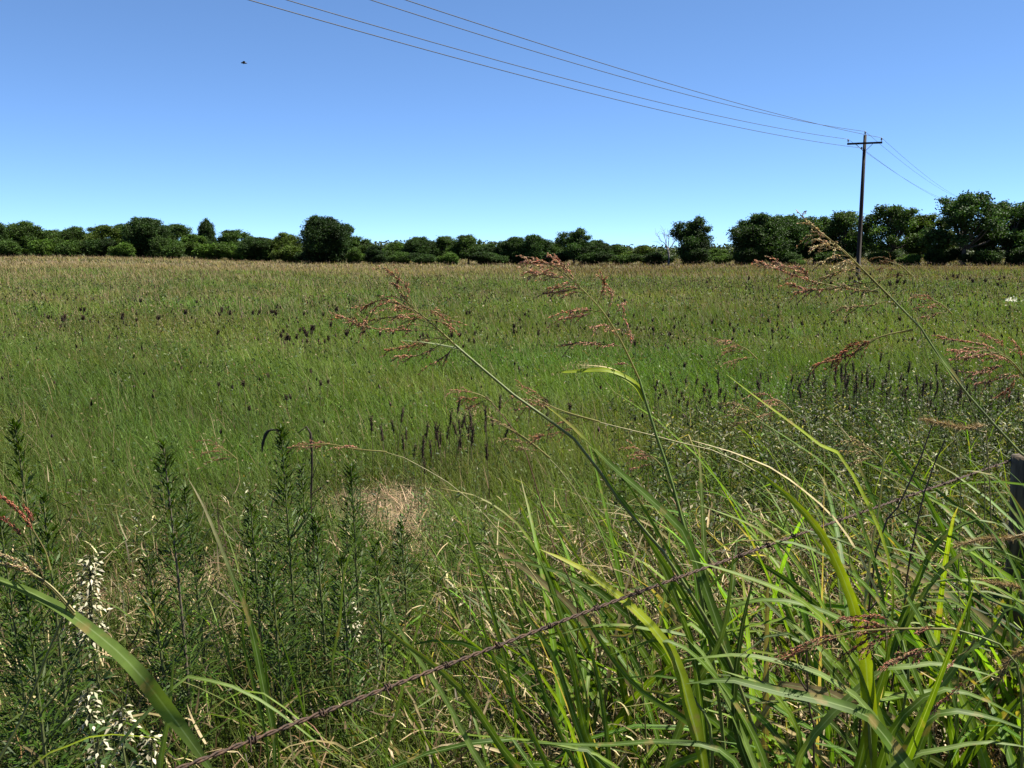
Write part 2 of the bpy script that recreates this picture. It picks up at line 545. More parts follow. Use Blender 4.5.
def place_tree(name, key, px, top, wpx, Y, label, tint=(1, 1, 1), cat='tree', group=None, sink=0, rz=None):
    (tb, cb), done, wref, href = protos[key]
    x = (px - 512) / F * Y
    z = float(terrain(x, Y))
    ztop = at(px, top, Y)[2]
    H = ztop - z
    W = wpx / F * Y * (.92 if key != 'bush' else .8) * (1.12 if px > 700 and key != 'bush' else 1)
    if done is None:
        t = thing(name, label, cat)
        o = tb.build('trunk', M_BARK, t)
        c = cb.build('crown', M_CROWN, t, smooth_=False)
        protos[key][1] = t
    else:
        t = copy_tree(done)
    t.name = name
    t.location = (x, Y, z)
    t.rotation_euler = (0, 0, random.uniform(0, 6.28) if rz is None else rz)
    t.scale = (W / wref, W / wref, H / href)
    for k in ('label', 'category', 'group'):
        if k in t: del t[k]
    tag(t, label, cat, group)
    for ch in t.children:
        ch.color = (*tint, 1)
    return t


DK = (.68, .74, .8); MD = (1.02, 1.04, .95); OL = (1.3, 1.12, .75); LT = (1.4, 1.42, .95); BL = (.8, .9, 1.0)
GT = 'trees along the far edge of the field'
TREES = [
    ('round', -62, 226, 52, 262, 'tree past the left end of the far row, left of the narrow dark tree', MD),
    ('spiky', 2, 221, 24, 255, 'narrow dark tree at the left edge of the photo, first of the far row', DK),
    ('round', 30, 223, 44, 262, 'rounded mid green tree just right of the narrow dark tree at the left edge', MD),
    ('broad', 60, 231, 36, 268, 'low olive tree between two rounded trees at the far left', OL),
    ('round', 80, 228, 32, 262, 'small rounded tree third in from the left edge of the far row', MD),
    ('open', 108, 226, 38, 262, 'olive loose crowned tree left of the big dark round tree at the left', OL),
    ('dense', 127, 225, 24, 266, 'slim dark tree squeezed against the left side of the big dark round tree', BL),
    ('dense', 152, 219, 37, 245, 'big dark round tree rising above the left part of the far row', DK),
    ('open', 179, 225, 36, 264, 'mid green tree just right of the big dark round tree at the left', MD),
    ('spiky', 211, 221, 18, 250, 'dark pointed tree standing up like a spike left of centre of the far row', DK),
    ('broad', 197, 235, 34, 246, 'low bright green tree in front of the dark pointed tree', LT),
    ('broad', 240, 231, 38, 240, 'broad mid green tree right of the dark pointed tree', MD),
    ('dense', 262, 238, 34, 225, 'low dark tree with a wide base right of the broad mid green tree', DK),
    ('round', 288, 234, 30, 225, 'olive green tree a little left of the tall blackish tree standing alone', OL),
    ('dense', 329, 218, 44, 200, 'tall blackish round tree standing clear of the row with its skirt to the ground', (.5, .56, .72)),
    ('open', 346, 225, 26, 215, 'bluish green tree leaning out behind the right side of the tall blackish tree', BL),
    ('broad', 360, 238, 34, 215, 'low tree filling the gap right of the tall blackish tree', MD),
    ('spiky', 376, 246, 20, 185, 'small very dark pointed cedar near the field edge right of the tall blackish tree', (.4, .45, .6)),
    ('broad', 398, 243, 38, 205, 'low light green tree with a flat top right of the small dark cedar', LT),
    ('round', 421, 238, 34, 195, 'dark rounded tree at the left end of the low middle row', DK),
    ('open', 445, 237, 36, 198, 'mid green tree second in the low middle row', MD),
    ('broad', 469, 236, 34, 195, 'flat topped tree third in the low middle row, behind the round bright bush', MD),
    ('round', 490, 245, 26, 190, 'low dark tree in the dip right of the flat topped tree', DK),
    ('dense', 513, 238, 26, 188, 'dark dome shaped tree left of the tall pink grass plume', DK),
    ('dense', 536, 236, 26, 186, 'dark dome shaped tree just behind the tip of the tall pink grass plume', BL),
    ('open', 554, 243, 24, 195, 'low mid green tree between the dome trees and the ragged topped tree', MD),
    ('ragged', 573, 230, 32, 182, 'ragged topped tree standing highest in the middle of the far row', BL),
    ('round', 596, 241, 30, 185, 'dark tree touching the right side of the ragged topped middle tree', DK),
    ('broad', 616, 245, 32, 188, 'low dark tree second to the right of the ragged topped middle tree', MD),
    ('broad', 643, 246, 34, 186, 'lowest tree of the row just left of the bare dead tree', OL),
    ('ragged', 689, 219, 36, 172, 'tall dark ragged tree beside the bare dead tree', (.6, .66, .78)),
    ('broad', 714, 249, 26, 200, 'low green tree in the open gap before the large right hand trees', LT),
    ('round', 757, 216, 48, 152, 'large dark tree at the left end of the right hand grove', DK),
    ('round', 784, 217, 40, 156, 'dark tree second in the right hand grove', BL),
    ('open', 812, 218, 44, 158, 'dark tree behind the tip of the rightmost tall grass plume', MD),
    ('open', 840, 213, 48, 154, 'loose crowned dark tree left of the utility pole', MD),
    ('airy', 888, 207, 58, 150, 'large tree with holes of sky through its crown just right of the utility pole', MD),
    ('broad', 925, 216, 44, 152, 'olive tinted tree in the dip left of the tallest tree', OL),
    ('airy', 959, 195, 66, 140, 'tallest tree of the right hand grove, sky showing through its crown', BL),
    ('airy', 1003, 203, 60, 142, 'big dark open tree near the right edge of the photo', BL),
    ('open', 1038, 203, 56, 142, 'dark tree cut by the right edge of the photo, last of the grove', DK),
    ('round', 1092, 206, 64, 146, 'tree past the right end of the grove, beside the last dark tree', MD),
]
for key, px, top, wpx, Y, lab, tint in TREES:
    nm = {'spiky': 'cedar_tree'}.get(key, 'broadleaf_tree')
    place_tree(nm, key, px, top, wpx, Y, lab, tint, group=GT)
BUSHES = [
    (12, 241, 30, 244, 'low green bush at the left edge below the narrow dark tree', MD),
    (48, 240, 34, 242, 'bright bush below the gap between the first rounded trees', LT),
    (74, 243, 32, 240, 'dull green bush below the third tree from the left edge', MD),
    (100, 240, 30, 243, 'dark bush under the olive loose crowned tree', DK),
    (128, 243, 26, 238, 'yellow green bush touching the left foot of the big dark round tree', LT),
    (176, 240, 30, 238, 'rounded bush at the right foot of the big dark round tree', MD),
    (215, 244, 38, 232, 'pale green bush below the dark pointed tree', LT),
    (240, 246, 34, 226, 'light green bush left of the low dark wide tree', LT),
    (292, 246, 32, 212, 'greyish bush left of the tall blackish tree', OL),
    (310, 249, 22, 206, 'small dark bush tucked at the left side of the tall blackish tree', DK),
    (357, 250, 22, 196, 'light bush just left of the small dark cedar', LT),
    (400, 252, 30, 188, 'dull bush right of the small dark cedar', MD),
    (450, 253, 22, 178, 'round bright green bush at the field edge in the middle', LT),
    (425, 254, 26, 184, 'dark bush left of the round bright bush', DK),
    (490, 253, 36, 184, 'dark spreading bush right of the round bright bush', DK),
    (552, 253, 34, 184, 'dark bush below the ragged topped middle tree, on its left', DK),
    (590, 253, 34, 180, 'dark bush below the ragged topped middle tree, on its right', DK),
    (622, 255, 30, 180, 'mid green bush between the middle trees and the dead tree', MD),
    (655, 253, 30, 176, 'dark bush at the foot of the bare dead tree', DK),
    (693, 250, 30, 170, 'blackish bush at the foot of the tall dark ragged tree', DK),
    (719, 256, 22, 168, 'small bright bush in the open gap before the right hand grove', LT),
    (745, 250, 30, 150, 'dark bush under the large tree at the left end of the grove', DK),
    (783, 252, 34, 150, 'dark bush under the second tree of the grove', DK),
    (797, 260, 16, 146, 'tiny light bush at the field edge under the grove', LT),
    (826, 252, 36, 150, 'dull green bush left of the pole foot', MD),
    (876, 253, 30, 147, 'dull green bush right of the pole foot', MD),
    (907, 255, 24, 143, 'pale bush in the gap between trunks right of the pole', LT),
    (935, 250, 34, 143, 'dark bush left of the tallest tree trunk', DK),
    (980, 250, 40, 138, 'blackish bush right of the tallest tree trunk', DK),
    (1020, 248, 40, 136, 'blackish bush at the right edge under the last trees', DK),
]
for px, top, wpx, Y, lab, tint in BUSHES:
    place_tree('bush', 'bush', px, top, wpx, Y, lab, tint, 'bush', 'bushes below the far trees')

# the woods behind the row read as one mass
mb = MB()
nn = 90000
pxs = rng.uniform(-160, 1200, nn)
Ys = rng.uniform(290, 400, nn)
xs = (pxs - 512) / F * Ys
hh = 5.6 + 1.4 * vnoise(xs, Ys, 12, 2) + .8 * vnoise(xs, Ys, 4, 5)
hh = np.where(pxs > 560, hh - 1.6, hh)
zz = terrain(xs, Ys) + hh * rng.random(nn)
leaflets(mb, np.stack([xs, Ys, zz], -1), rng.normal(0, 1, (nn, 3)), .9 * (.6 + .7 * rng.random(nn)), .7, jit((.05, .075, .025), nn, .3, .08))
tag(mb.build('distant_woods', plant_mat('woods_leaves', .6, .2, .2, noise=0), smooth_=False), 'dark green woods massed behind the row of field edge trees', 'woods', kind='stuff')

# bare dead tree
px, Y = 667, 174
x = (px - 512) / F * Y
z = float(terrain(x, Y))
t = thing('dead_tree', 'bare grey dead tree with forked leafless branches beside the tall ragged tree', 'tree', (x, Y, z))
mb = MB()
tube(mb, spline([(0, 0, -.2), (.1, 0, 1.5), (-.1, .1, 3)], 6), np.linspace(.2, .15, 6), (.2, .2, .2), 8)
mb.build('trunk', M_DEADWOOD, t)
mb = MB()
g = np.random.default_rng(77)


def deadlimb(p, d, ln, r, lev):
    q = p + d * ln
    tube(mb, spline([p, p + d * ln * .5 + g.normal(0, .06 * ln, 3), q], 6), np.linspace(r, r * .45, 6), (.2, .2, .2), 6)
    if lev:
        for k in range(3):
            dd = norm(d + g.normal(0, .5, 3) + np.array([0, 0, .15]))
            deadlimb(p + d * ln * (.5 + .25 * k), dd, ln * .6, r * .5, lev - 1)


for d in ((-.7, .1, .8), (.1, .1, 1), (.55, -.1, .8), (-.25, 0, 1)):
    deadlimb(np.array([-.1, .1, 2.8]), norm(np.array(d)), 2.5, .1, 2)
mb.build('branch', M_DEADWOOD, t)

# ------------------------------------------------------------------ power line
def vec_tube(mb, P, r, sides=8):
    tube(mb, P, r, (.1, .1, .1), sides)


def utility_pole(x, y, az, h, label):
    z = float(terrain(x, y))
    t = thing('utility_pole', label, 'utility pole', (x, y, z), az)
    m = MB(); vec_tube(m, [(0, 0, -.5), (0, 0, h * .5), (0, 0, h)], [.17, .145, .115], 14); m.build('shaft', M_POLE, t)
    m = MB(); za = h - .62
    a, b = np.array([-1.25, -.16, za]), np.array([1.25, -.16, za])
    hw, hz = .055, .07
    V = []
    for p in (a, b):
        V += [p + (0, -hw, -hz), p + (0, hw, -hz), p + (0, hw, hz), p + (0, -hw, hz)]
    m.add(V, [[0, 1, 5, 4], [1, 2, 6, 5], [2, 3, 7, 6], [3, 0, 4, 7], [0, 3, 2, 1], [4, 5, 6, 7]], (.05, .05, .05))
    m.build('crossarm', M_POLE, t, smooth_=False)
    for s in (-1, 1):
        m = MB(); vec_tube(m, [(s * .6, -.2, za - .05), (s * .1, -.13, za - .55)], .018, 6); m.build('brace', M_INSUL, t)
    pts = [(-1.18, -.16, za + .08), (1.18, -.16, za + .08), (0, 0, h)]
    res = []
    for p in pts:
        m = MB(); p = np.array(p)
        prof = [(0, .02), (.1, .02), (.1, .07), (.14, .075), (.17, .05), (.2, .065), (.24, .06), (.27, .03)]
        vec_tube(m, [p + (0, 0, k) for k, _ in prof], [r for _, r in prof], 10)
        m.build('insulator', M_INSUL, t)
        res.append(p + (0, 0, .27))
    m = MB(); p = np.array((-.2, -.05, h - .95))
    vec_tube(m, [p - (0, 0, .08), p - (0, 0, .04), p + (0, 0, .04), p + (0, 0, .08)], [.03, .06, .06, .03], 10)
    m.build('insulator', M_INSUL, t)
    res.append(p)
    c, s = math.cos(az), math.sin(az)
    return [np.array([x + c * q[0] - s * q[1], y + s * q[0] + c * q[1], z + q[2]]) for q in res]


YP = 72.0
xp = (855.5 - 512) / F * YP
d_near = norm(np.array([-33.28, -44.43])); d_far = norm(np.array([.57, 1.0]))
A = utility_pole(xp, YP, R(-22), 10.8, 'dark wooden utility pole with crossarm standing in the field in front of the grove')
xn, yn = xp + d_near[0] * 88, YP + d_near[1] * 88
B = utility_pole(xn, yn, R(-41), 11.15, 'dark wooden utility pole out of view at the left, holding the near wires')
xf, yf = xp + d_far[0] * 100, YP + d_far[1] * 100
Cc = utility_pole(xf, yf, R(-28), 10.6, 'far wooden utility pole behind the tallest tree of the grove')
names = ['left end of the crossarm', 'right end of the crossarm', 'top of the pole', 'pole below the crossarm']


def wire(p, q, sag, r, label):
    t = np.linspace(0, 1, 60)[:, None]
    P = p * (1 - t) + q * t
    P[:, 2] -= (sag * 4 * t * (1 - t))[:, 0]
    m = MB(); tube(m, P, r, (.1, .1, .1), 5)
    tag(m.build('power_line', M_CABLE), label, 'wire', 'power lines strung across the sky')


for k in range(4):
    wire(A[k], B[k], (1.3, 1.05, 1.5, 1.25)[k], .015, 'thin wire from the ' + names[k] + ' to the upper left')
    wire(A[k], Cc[k], .7, .011, 'faint wire from the ' + names[k] + ' sloping right to the trees')

# bird
p = at(244, 63, 45)
m = MB()
tube(m, [(-.14, 0, 0), (-.1, 0, .005), (-.03, 0, .01), (.04, 0, .005), (.1, 0, -.005), (.15, 0, -.01)], [.012, .03, .042, .04, .025, .006], (.02, .02, .02), 8)
t = thing('bird', 'tiny dark bird flying high in the sky at the left', 'bird', p, .3)
m.build('body', M_BIRD, t)
for s in (-1, 1):
    m = MB()
    V = [(-.08, s * .03, .01), (.03, s * .03, .01), (-.05, s * .2, .045), (.05, s * .2, .045), (-.02, s * .36, .02), (.0, s * .36, .02)]
    V = V + [(a, b, c - .006) for a, b, c in V]
    m.add(V, [[0, 1, 3, 2], [2, 3, 5, 4], [6, 8, 9, 7], [8, 10, 11, 9], [0, 2, 8, 6], [2, 4, 10, 8], [1, 7, 9, 3], [3, 9, 11, 5], [4, 5, 11, 10]], (.02, .02, .02))
    m.build('wing', M_BIRD, t)

# ------------------------------------------------------------------ fence: post and barbed wire
FP = np.array([1.955, 3.42]); FD = norm(np.array([1.044, 1.0]))
FP0 = FP - FD * 4.7


def fence_post(p, label, h=1.235):
    t = thing('fence_post', label, 'fence post', (p[0], p[1], float(terrain(*p))), .4)
    m = MB()
    g = np.random.default_rng(int(abs(p[0]) * 100))
    n, sd_ = 9, 12
    P = np.stack([g.normal(0, .004, n), g.normal(0, .004, n), np.linspace(-.3, h, n)], -1)
    tube(m, P, .054 + g.normal(0, .002, n), (.1, .1, .1), sd_)
    m.build('post', M_POST, t)
    for zc in (h - .07,):
        m = MB()
        tube(m, [(-.052, -.03, zc - .02), (-.066, -.04, zc), (-.052, -.03, zc + .02)], .003, (.1, .1, .1), 5)
        m.build('staple', M_RUST, t)


fence_post(FP, 'weathered grey wooden fence post at the right edge among the grass')
fence_post(FP0, 'weathered grey wooden fence post out of view at the near left, holding the barbed wire')
off = np.array([-FD[1], FD[0]]) * .062
a = np.array([*(FP0 + off), 1.30]); b = np.array([*(FP + off), 1.21])
pA = at(180, 768, 1.2); pB = at(735, 557, 2.1)
tW = thing('barbed_wire', 'rusty twisted barbed wire strand crossing the foreground on a slant', 'wire', (float(pA[0]), float(pA[1]), float(pA[2])))
path = spline([a, pA, at(460, 660, 1.56), pB, b], 900)
ext = b + np.array([FD[0], FD[1], 0]) * 2.5
path = np.vstack([path, b + (ext - b) * np.linspace(.01, 1, 300)[:, None]])
seg = np.concatenate([[0], np.cumsum(np.linalg.norm(np.diff(path, axis=0), axis=1))])
T = norm(np.gradient(path, axis=0)); S = norm(np.cross(T, (0, 0, 1))); Bn = np.cross(S, T)
for ph in (0, math.pi):
    m = MB()
    an = seg * 2 * math.pi / .055 + ph
    P = path + S * (.0021 * np.cos(an))[:, None] + Bn * (.0021 * np.sin(an))[:, None]
    tube(m, P, .00205, (.1, .1, .1), 6)
    m.build('strand', M_RUST, tW, origin=pA)
for k, s in enumerate(np.arange(.4, seg[-1], .125)):
    i = int(np.searchsorted(seg, s))
    if i >= len(path) - 2: break
    m = MB()
    th = np.linspace(0, 4 * math.pi, 26)
    P = path[i] + T[i] * np.linspace(-.005, .005, 26)[:, None] + .0055 * (S[i] * np.cos(th)[:, None] + Bn[i] * np.sin(th)[:, None])
    r1 = random.uniform(0, 6.28)
    dv = S[i] * math.cos(r1) + Bn[i] * math.sin(r1)
    P = np.vstack([P[0] + dv * .013 - T[i] * .003, P, P[-1] - dv * .013 + T[i] * .003])
    tube(m, P, .0013, (.1, .1, .1), 5)
    m.build('barb', M_RUST, tW, origin=pA)

# ------------------------------------------------------------------ field grass (nobody could count it)
GREEN = np.array([.080, .158, .026]); OLIVE = np.array([.145, .152, .042]); TAN = np.array([.32, .245, .155]); BROWN = np.array([.19, .13, .085])
BARE = [(at(385, 500, 7.1)[0], 7.1, .5), (at(400, 500, 6.4)[0], 6.4, .36), (at(410, 500, 5.8)[0], 5.8, .25), (at(195, 610, 5.2)[0], 5.2, .45), (at(95, 600, 4.9)[0], 4.9, .35), (at(590, 372, 15.5)[0], 15.5, .5), (at(480, 415, 11)[0], 11, .3)]


def scatter(y0, y1, n, margin=.16):
    y = np.sqrt(rng.uniform(y0 * y0, y1 * y1, n))
    x = y * rng.uniform(-.555 - margin, .555 + margin, n)
    return x, y


def bare_keep(x, y):
    k = np.ones(len(x), bool)
    for bx, by, br in BARE:
        d = np.hypot(x - bx, (y - by) * .8) + .15 * vnoise(x, y, .2, 3)
        k &= d > br * rng.uniform(.6, 1.15, len(x))
    return k


def field_col(x, y, far):
    n = len(x)
    p = vnoise(x, y, 5, 1) + .6 * vnoise(x, y, 1.6, 4) + rng.normal(0, .25, n)
    k = np.clip(.32 + .45 * p, 0, 1)[:, None]
    c = GREEN * (1 - k) + OLIVE * k
    # seed-browned patches, more of them towards the far side of the field
    far_t = smooth(26, 120, y)
    q = .5 * vnoise(x, y, 14, 6) + .35 * vnoise(x, y * .5, 4, 8) + rng.normal(0, .35, n) + far_t * 1.35 - .72
    tmix = np.clip(q * 1.6, 0, .9)[:, None]
    br = np.clip(.5 + .6 * vnoise(x, y, 22, 31) + .95 * smooth(-12, 18, x), 0, 1.25)[:, None]
    c = c * (1 - tmix) + (TAN * (1 - br) + np.array([.20, .145, .085]) * br) * tmix
    c *= np.exp(rng.normal(0, .33, (n, 1)) + .2 * vnoise(x, y, .9, 17)[:, None] + .24 * vnoise(x, y * .5, 2.8, 23)[:, None] - .1)
    return np.clip(c, .01, .6)


def grass_obj(name, label, bands, kind='green'):
    mb = MB()
    for (y0, y1, n, h, w_, nseg) in bands:
        x, y = scatter(y0, y1, n)
        k = bare_keep(x, y)
        if kind == 'green':
            k &= ~((y < 5.6) & (x > -.1 + .28 * (y - 2.6)) & (rng.random(len(x)) < .75))
        x, y = x[k], y[k]
        n = len(x)
        # right foreground belongs to the rank grass
        hgt = h * rng.uniform(.55, 1.25, n) * (1 + .18 * vnoise(x, y, 2.5, 9))
        az = rng.normal(math.pi * .98, 1.35, n)
        lean = np.abs(rng.normal(.22, .2, n)); curl = np.abs(rng.normal(.95, .6, n))
        if kind == 'green':
            col = field_col(x, y, 0)
        elif kind == 'stalk':
            rt = smooth(-12, 18, x)[:, None]
            col = jit(TAN, n, .25, .05) * (np.array([.92, .85, .85]) * (1 - rt) + np.array([.66, .56, .55]) * rt)
            lean *= .6; curl *= .5
        base = np.stack([x, y, terrain(x, y) - .01], -1)
        blades(mb, base, hgt, w_ * rng.uniform(.6, 1.4, n), az, lean, curl, col, nseg, .8)
    return tag(mb.build(name, M_GRASS if kind == 'green' else M_DRY), label, 'grass', kind='stuff')


grass_obj('field_grass', 'fine green meadow grass covering the whole field', [
    (2.6, 6, 42000, .42, .0055, 4), (5.5, 10, 80000, .36, .006, 3), (10, 18, 110000, .38, .009, 3), (18, 32, 100000, .39, .014, 3),
    (32, 60, 100000, .42, .024, 2), (60, 120, 80000, .46, .055, 2), (120, 330, 60000, .5, .16, 2)])
grass_obj('seeding_grass', 'tan seeding grass stalks thinly mixed through the field', [
    (3, 10, 2200, .5, .004, 3), (10, 22, 3200, .5, .006, 3), (22, 50, 11000, .62, .012, 2), (50, 110, 15000, .64, .028, 2), (110, 300, 16000, .66, .08, 2)], 'stalk')

# small leaved forbs mixed into the grass
mb = MB()
for (y0, y1, n, s) in ((2.6, 6, 11000, .02), (5, 12, 12000, .028), (12, 26, 22000, .045), (26, 60, 26000, .085)):
    x, y = scatter(y0, y1, n // 14)
    x = np.repeat(x, 14) + rng.normal(0, .07 + s, len(x) * 14); y = np.repeat(y, 14) + rng.normal(0, .07 + s, len(y) * 14)
    n = len(x)
    kk = np.repeat(rng.random(n // 14), 14)[:, None]
    cc = np.where(kk < .5, [[.05, .095, .03]], np.where(kk < .8, [[.13, .17, .06]], [[.22, .17, .10]])) * (1 + rng.normal(0, .25, (n, 1)))
    leaflets(mb, np.stack([x, y, terrain(x, y) + np.where(y < 6, rng.uniform(.05, .45, n), rng.uniform(.2, .47, n))], -1), rng.normal(0, 1, (n, 3)), s * rng.uniform(.6, 1.4, n), s * .5, np.clip(cc * np.where(y < 6.5, .7, .9)[:, None], .01, .5))  # near leaves darker: shade of the foreground gaps put into their colour
tag(mb.build('field_forbs', M_WEED), 'small leaved weeds and brown tufts mixed into the meadow grass', 'weeds', kind='stuff')

# seed-browned heads over the far field
mb = MB()
for (y0, y1, n, s) in ((12, 30, 1500, 1.0), (30, 60, 5000, 1.2), (60, 120, 7000, 1.7), (120, 260, 6000, 3.0)):
    x, y = scatter(y0, y1, n)
    pat = vnoise(x, y, 9, 12) + .5 * vnoise(x, y, 3, 14) + .45 * smooth(-10, 30, x)
    k = pat + rng.normal(0, .3, n) > .12
    x, y = x[k], y[k]; n = len(x)
    z = terrain(x, y) + rng.uniform(.48, .78, n)
    grains(mb, np.stack([x, y, z], -1), rng.normal(0, .35, (n, 3)) + np.array([0, 0, 1]), .09 * s * rng.uniform(.5, 1.3, n), .028 * s, jit((.075, .05, .035), n, .5, .08))
tag(mb.build('far_seed_heads', M_DARK), 'brown seed heads sprinkled over the far part of the field', 'seed heads', kind='stuff')

# ------------------------------------------------------------------ dead thatch low in the foreground
mb = MB()
x, y = scatter(2.5, 6.4, 48000, .12)
wgt = smooth(-.6, 1.2, x) * .7 + .3
k = rng.random(len(x)) < wgt * (1 - .9 * smooth(4.2, 6.2, y))
x, y = x[k], y[k]; n = len(x)
blades(mb, np.stack([x, y, rng.uniform(0, .42, n)], -1), rng.uniform(.05, .24, n), rng.uniform(.004, .012, n), rng.uniform(0, 6.28, n), rng.uniform(.2, 1.8, n), rng.normal(.5, 1.3, n), np.where(rng.random((n, 1)) < .22, jit((.55, .45, .28), n, .2, .04), jit((.15, .105, .055), n, .45, .08)), 4, .9)
for bx, by, br in BARE:
    n = 900
    x = bx + rng.normal(0, br * .6, n); y = by + rng.normal(0, br * .75, n)
    blades(mb, np.stack([x, y, rng.uniform(0, .06, n)], -1), rng.uniform(.06, .25, n), rng.uniform(.003, .007, n), rng.uniform(0, 6.28, n), rng.uniform(.8, 1.6, n), rng.normal(.2, .4, n), jit((.44, .31, .215), n, .45, .06), 3, .9)
tag(mb.build('dry_thatch', M_DRY), 'dead tan and grey grass litter lying low between the green plants', 'dead grass', kind='stuff')

# ------------------------------------------------------------------ rank broad bladed grass on the right and along the bottom
BG = np.array([.085, .165, .012])
mb = MB()


def rank(n, xr, yr, hr, wr, colbase=BG, test=None, leanr=(.15, .5), curl=(1.1, .5)):
    x = rng.uniform(*xr, n); y = rng.uniform(*yr, n)
    if test is not None:
        k = test(x, y); x, y = x[k], y[k]
    for a, b in zip(x, y):
        az = rng.normal(math.pi, 1.05)
        h = rng.uniform(*hr)
        z0 = rng.uniform(0, .35) * h
        th = rng.uniform(*leanr); cu = rng.normal(*curl)
        ts = np.linspace(0, 1, 9); tm = (ts[1:] + ts[:-1]) / 2
        an = th + cu * tm ** 1.4
        if rng.random() < .25:
            an = an + (tm > rng.uniform(.35, .8)) * rng.uniform(.5, 1.3)      # a creased blade
        r = np.concatenate([[0], np.cumsum(np.sin(an))]) * h / 8; zz_ = np.concatenate([[0], np.cumsum(np.cos(an))]) * h / 8
        P = np.stack([a + r * math.cos(az), b + r * math.sin(az), z0 + zz_], -1)
        c = colbase * math.exp(rng.normal(-.05, .42)) * np.array([rng.uniform(.85, 1.35), 1, rng.uniform(.7, 1.3)])
        if rng.random() < .1:
            c = np.array([.40, .31, .18]) * rng.uniform(.45, 1.15)
        ribbon(mb, P, rng.uniform(*wr), np.clip(c, .01, .6), N=(rng.normal(0, .5), rng.normal(-.4, .4), .8), fold=.2, twist=rng.normal(0, .5), tipc=(.3, .24, .12) if rng.random() < .3 else None)


wedge = lambda x, y: x > (-.15 + .28 * (y - 2.6)) + rng.normal(0, .25, len(x))
rank(430, (-.7, 3.4), (2.3, 5.2), (.55, 1.05), (.007, .02), test=wedge)
rank(210, (-1.6, 1.0), (2.7, 4.2), (.35, .8), (.006, .015))
rank(500, (1.4, 5.2), (4.2, 8.0), (.5, .9), (.006, .015), test=lambda x, y: x > .16 * y)
rank(300, (.1, 3.0), (2.2, 3.8), (.65, 1.15), (.024, .046), test=wedge)
rank(46, (.75, 2.1), (2.0, 2.9), (1.1, 1.45), (.020, .034))
rank(70, (1.4, 2.5), (2.5, 3.4), (1.0, 1.4), (.016, .030))
# curled dead leaves caught among the stems
for (n, xr, yr, zr) in ((620, (-.6, 3.2), (2.4, 4.8), .62), (260, (-1.9, .6), (2.8, 4.4), .4)):
    for k in range(n):
        a, b = rng.uniform(*xr), rng.uniform(*yr)
        if n > 300 and a < -.2 + .28 * (b - 2.6): continue
        az = rng.uniform(0, 6.28); an = rng.uniform(.5, 1.9) + rng.normal(0, 1.6) * np.linspace(0, 1, 7) ** 2
        ln = rng.uniform(.08, .34) / 7
        r = np.concatenate([[0], np.cumsum(np.sin(an))]) * ln; zz_ = np.concatenate([[0], np.cumsum(np.cos(an))]) * ln
        P = np.stack([a + r * math.cos(az), b + r * math.sin(az), rng.uniform(.08, zr) + zz_], -1)
        c = np.array([.52, .43, .28]) * rng.uniform(.25, 1.25) * np.array([1, rng.uniform(.88, 1.04), rng.uniform(.8, 1.1)])
        ribbon(mb, P, rng.uniform(.005, .013), c, N=(rng.normal(0, .6), rng.normal(-.3, .5), .6), fold=.3, twist=rng.normal(0, 1.6))
tag(mb.build('rank_grass', M_BLADE), 'tangle of broad arching green grass blades in the near right foreground', 'grass', kind='stuff')

# leafy weeds massed behind the rank grass
def leafy(mb, x, y, h, col, nl, ln, wd, lean=(0, 0), spread=1.0, stemcol=(.12, .12, .05), r=.0035, up0=.12):
    z = float(terrain(x, y))
    top = np.array([x + lean[0], y + lean[1], z + h])
    P = spline([(x, y, z), (x + lean[0] * .25 + rng.normal(0, .01), y + lean[1] * .3, z + h * .5), top], 7)
    tube(mb, P, np.linspace(r, r * .4, 7), stemcol, 5)
    t = np.linspace(up0, 1, nl)
    idx = t * 6
    i = np.clip(idx.astype(int), 0, 5); f = (idx - i)[:, None]
    c = P[i] * (1 - f) + P[i + 1] * f
    a = np.arange(nl) * 2.4 + rng.uniform(0, 6)
    upk = .25 + .9 * t ** 2 + rng.normal(0, .2, nl)
    d = np.stack([np.cos(a) * spread, np.sin(a) * spread, upk], -1)
    l = ln * (1.15 - .6 * t) * rng.uniform(.7, 1.25, nl)
    cv = jit(col, nl, .3, .08)
    pale = rng.random(nl) < rng.choice([.02, .04, .14])
    cv[pale] = jit((.40, .38, .29), int(pale.sum()), .25, .05)
    leaflets(mb, c, d, l, wd * (1.1 - .5 * t), cv, up=(0, 0, 1), droop=.25)


mb = MB()
n = 1500
xs = rng.uniform(.6, 7.5, n); ys = rng.uniform(4.6, 10.5, n)
for a, b in zip(xs, ys):
    if a < .10 * b + .3 + (b - 4.6) * .05 + rng.normal(0, .25) or rng.random() < smooth(7.5, 10.5, b) or a > .72 * b: continue
    leafy(mb, a, b, rng.uniform(.35, .72), ((.062, .105, .02), (.026, .045, .011), (.13, .135, .07))[int(rng.integers(0, 3))], 30, .075, .024, lean=(rng.normal(-.05, .08), rng.normal(0, .06)))
n = 620
xs = rng.uniform(1.5, 6.8, n); ys = rng.uniform(6.8, 11.5, n)
for a, b in zip(xs, ys):
    if a < .27 * b + rng.normal(0, .35) or a > .68 * b: continue
    leafy(mb, a, b, rng.uniform(.4, .68), (.03, .045, .015), 30, .07, .022, lean=(rng.normal(-.05, .08), rng.normal(0, .06)))
n = 70
xs = rng.uniform(-2.4, -.1, n); ys = rng.uniform(4.0, 6.4, n)
for a, b in zip(xs, ys):
    if a < -.5 * b or a > -.02 * b: continue
    leafy(mb, a, b, rng.uniform(.3, .65), (.07, .115, .03), 30, .07, .015, lean=(rng.normal(-.02, .05), rng.normal(0, .05)))
tag(mb.build('leafy_weeds', M_WEED), 'mass of small leaved weeds filling in behind the broad grass', 'weeds', kind='stuff')

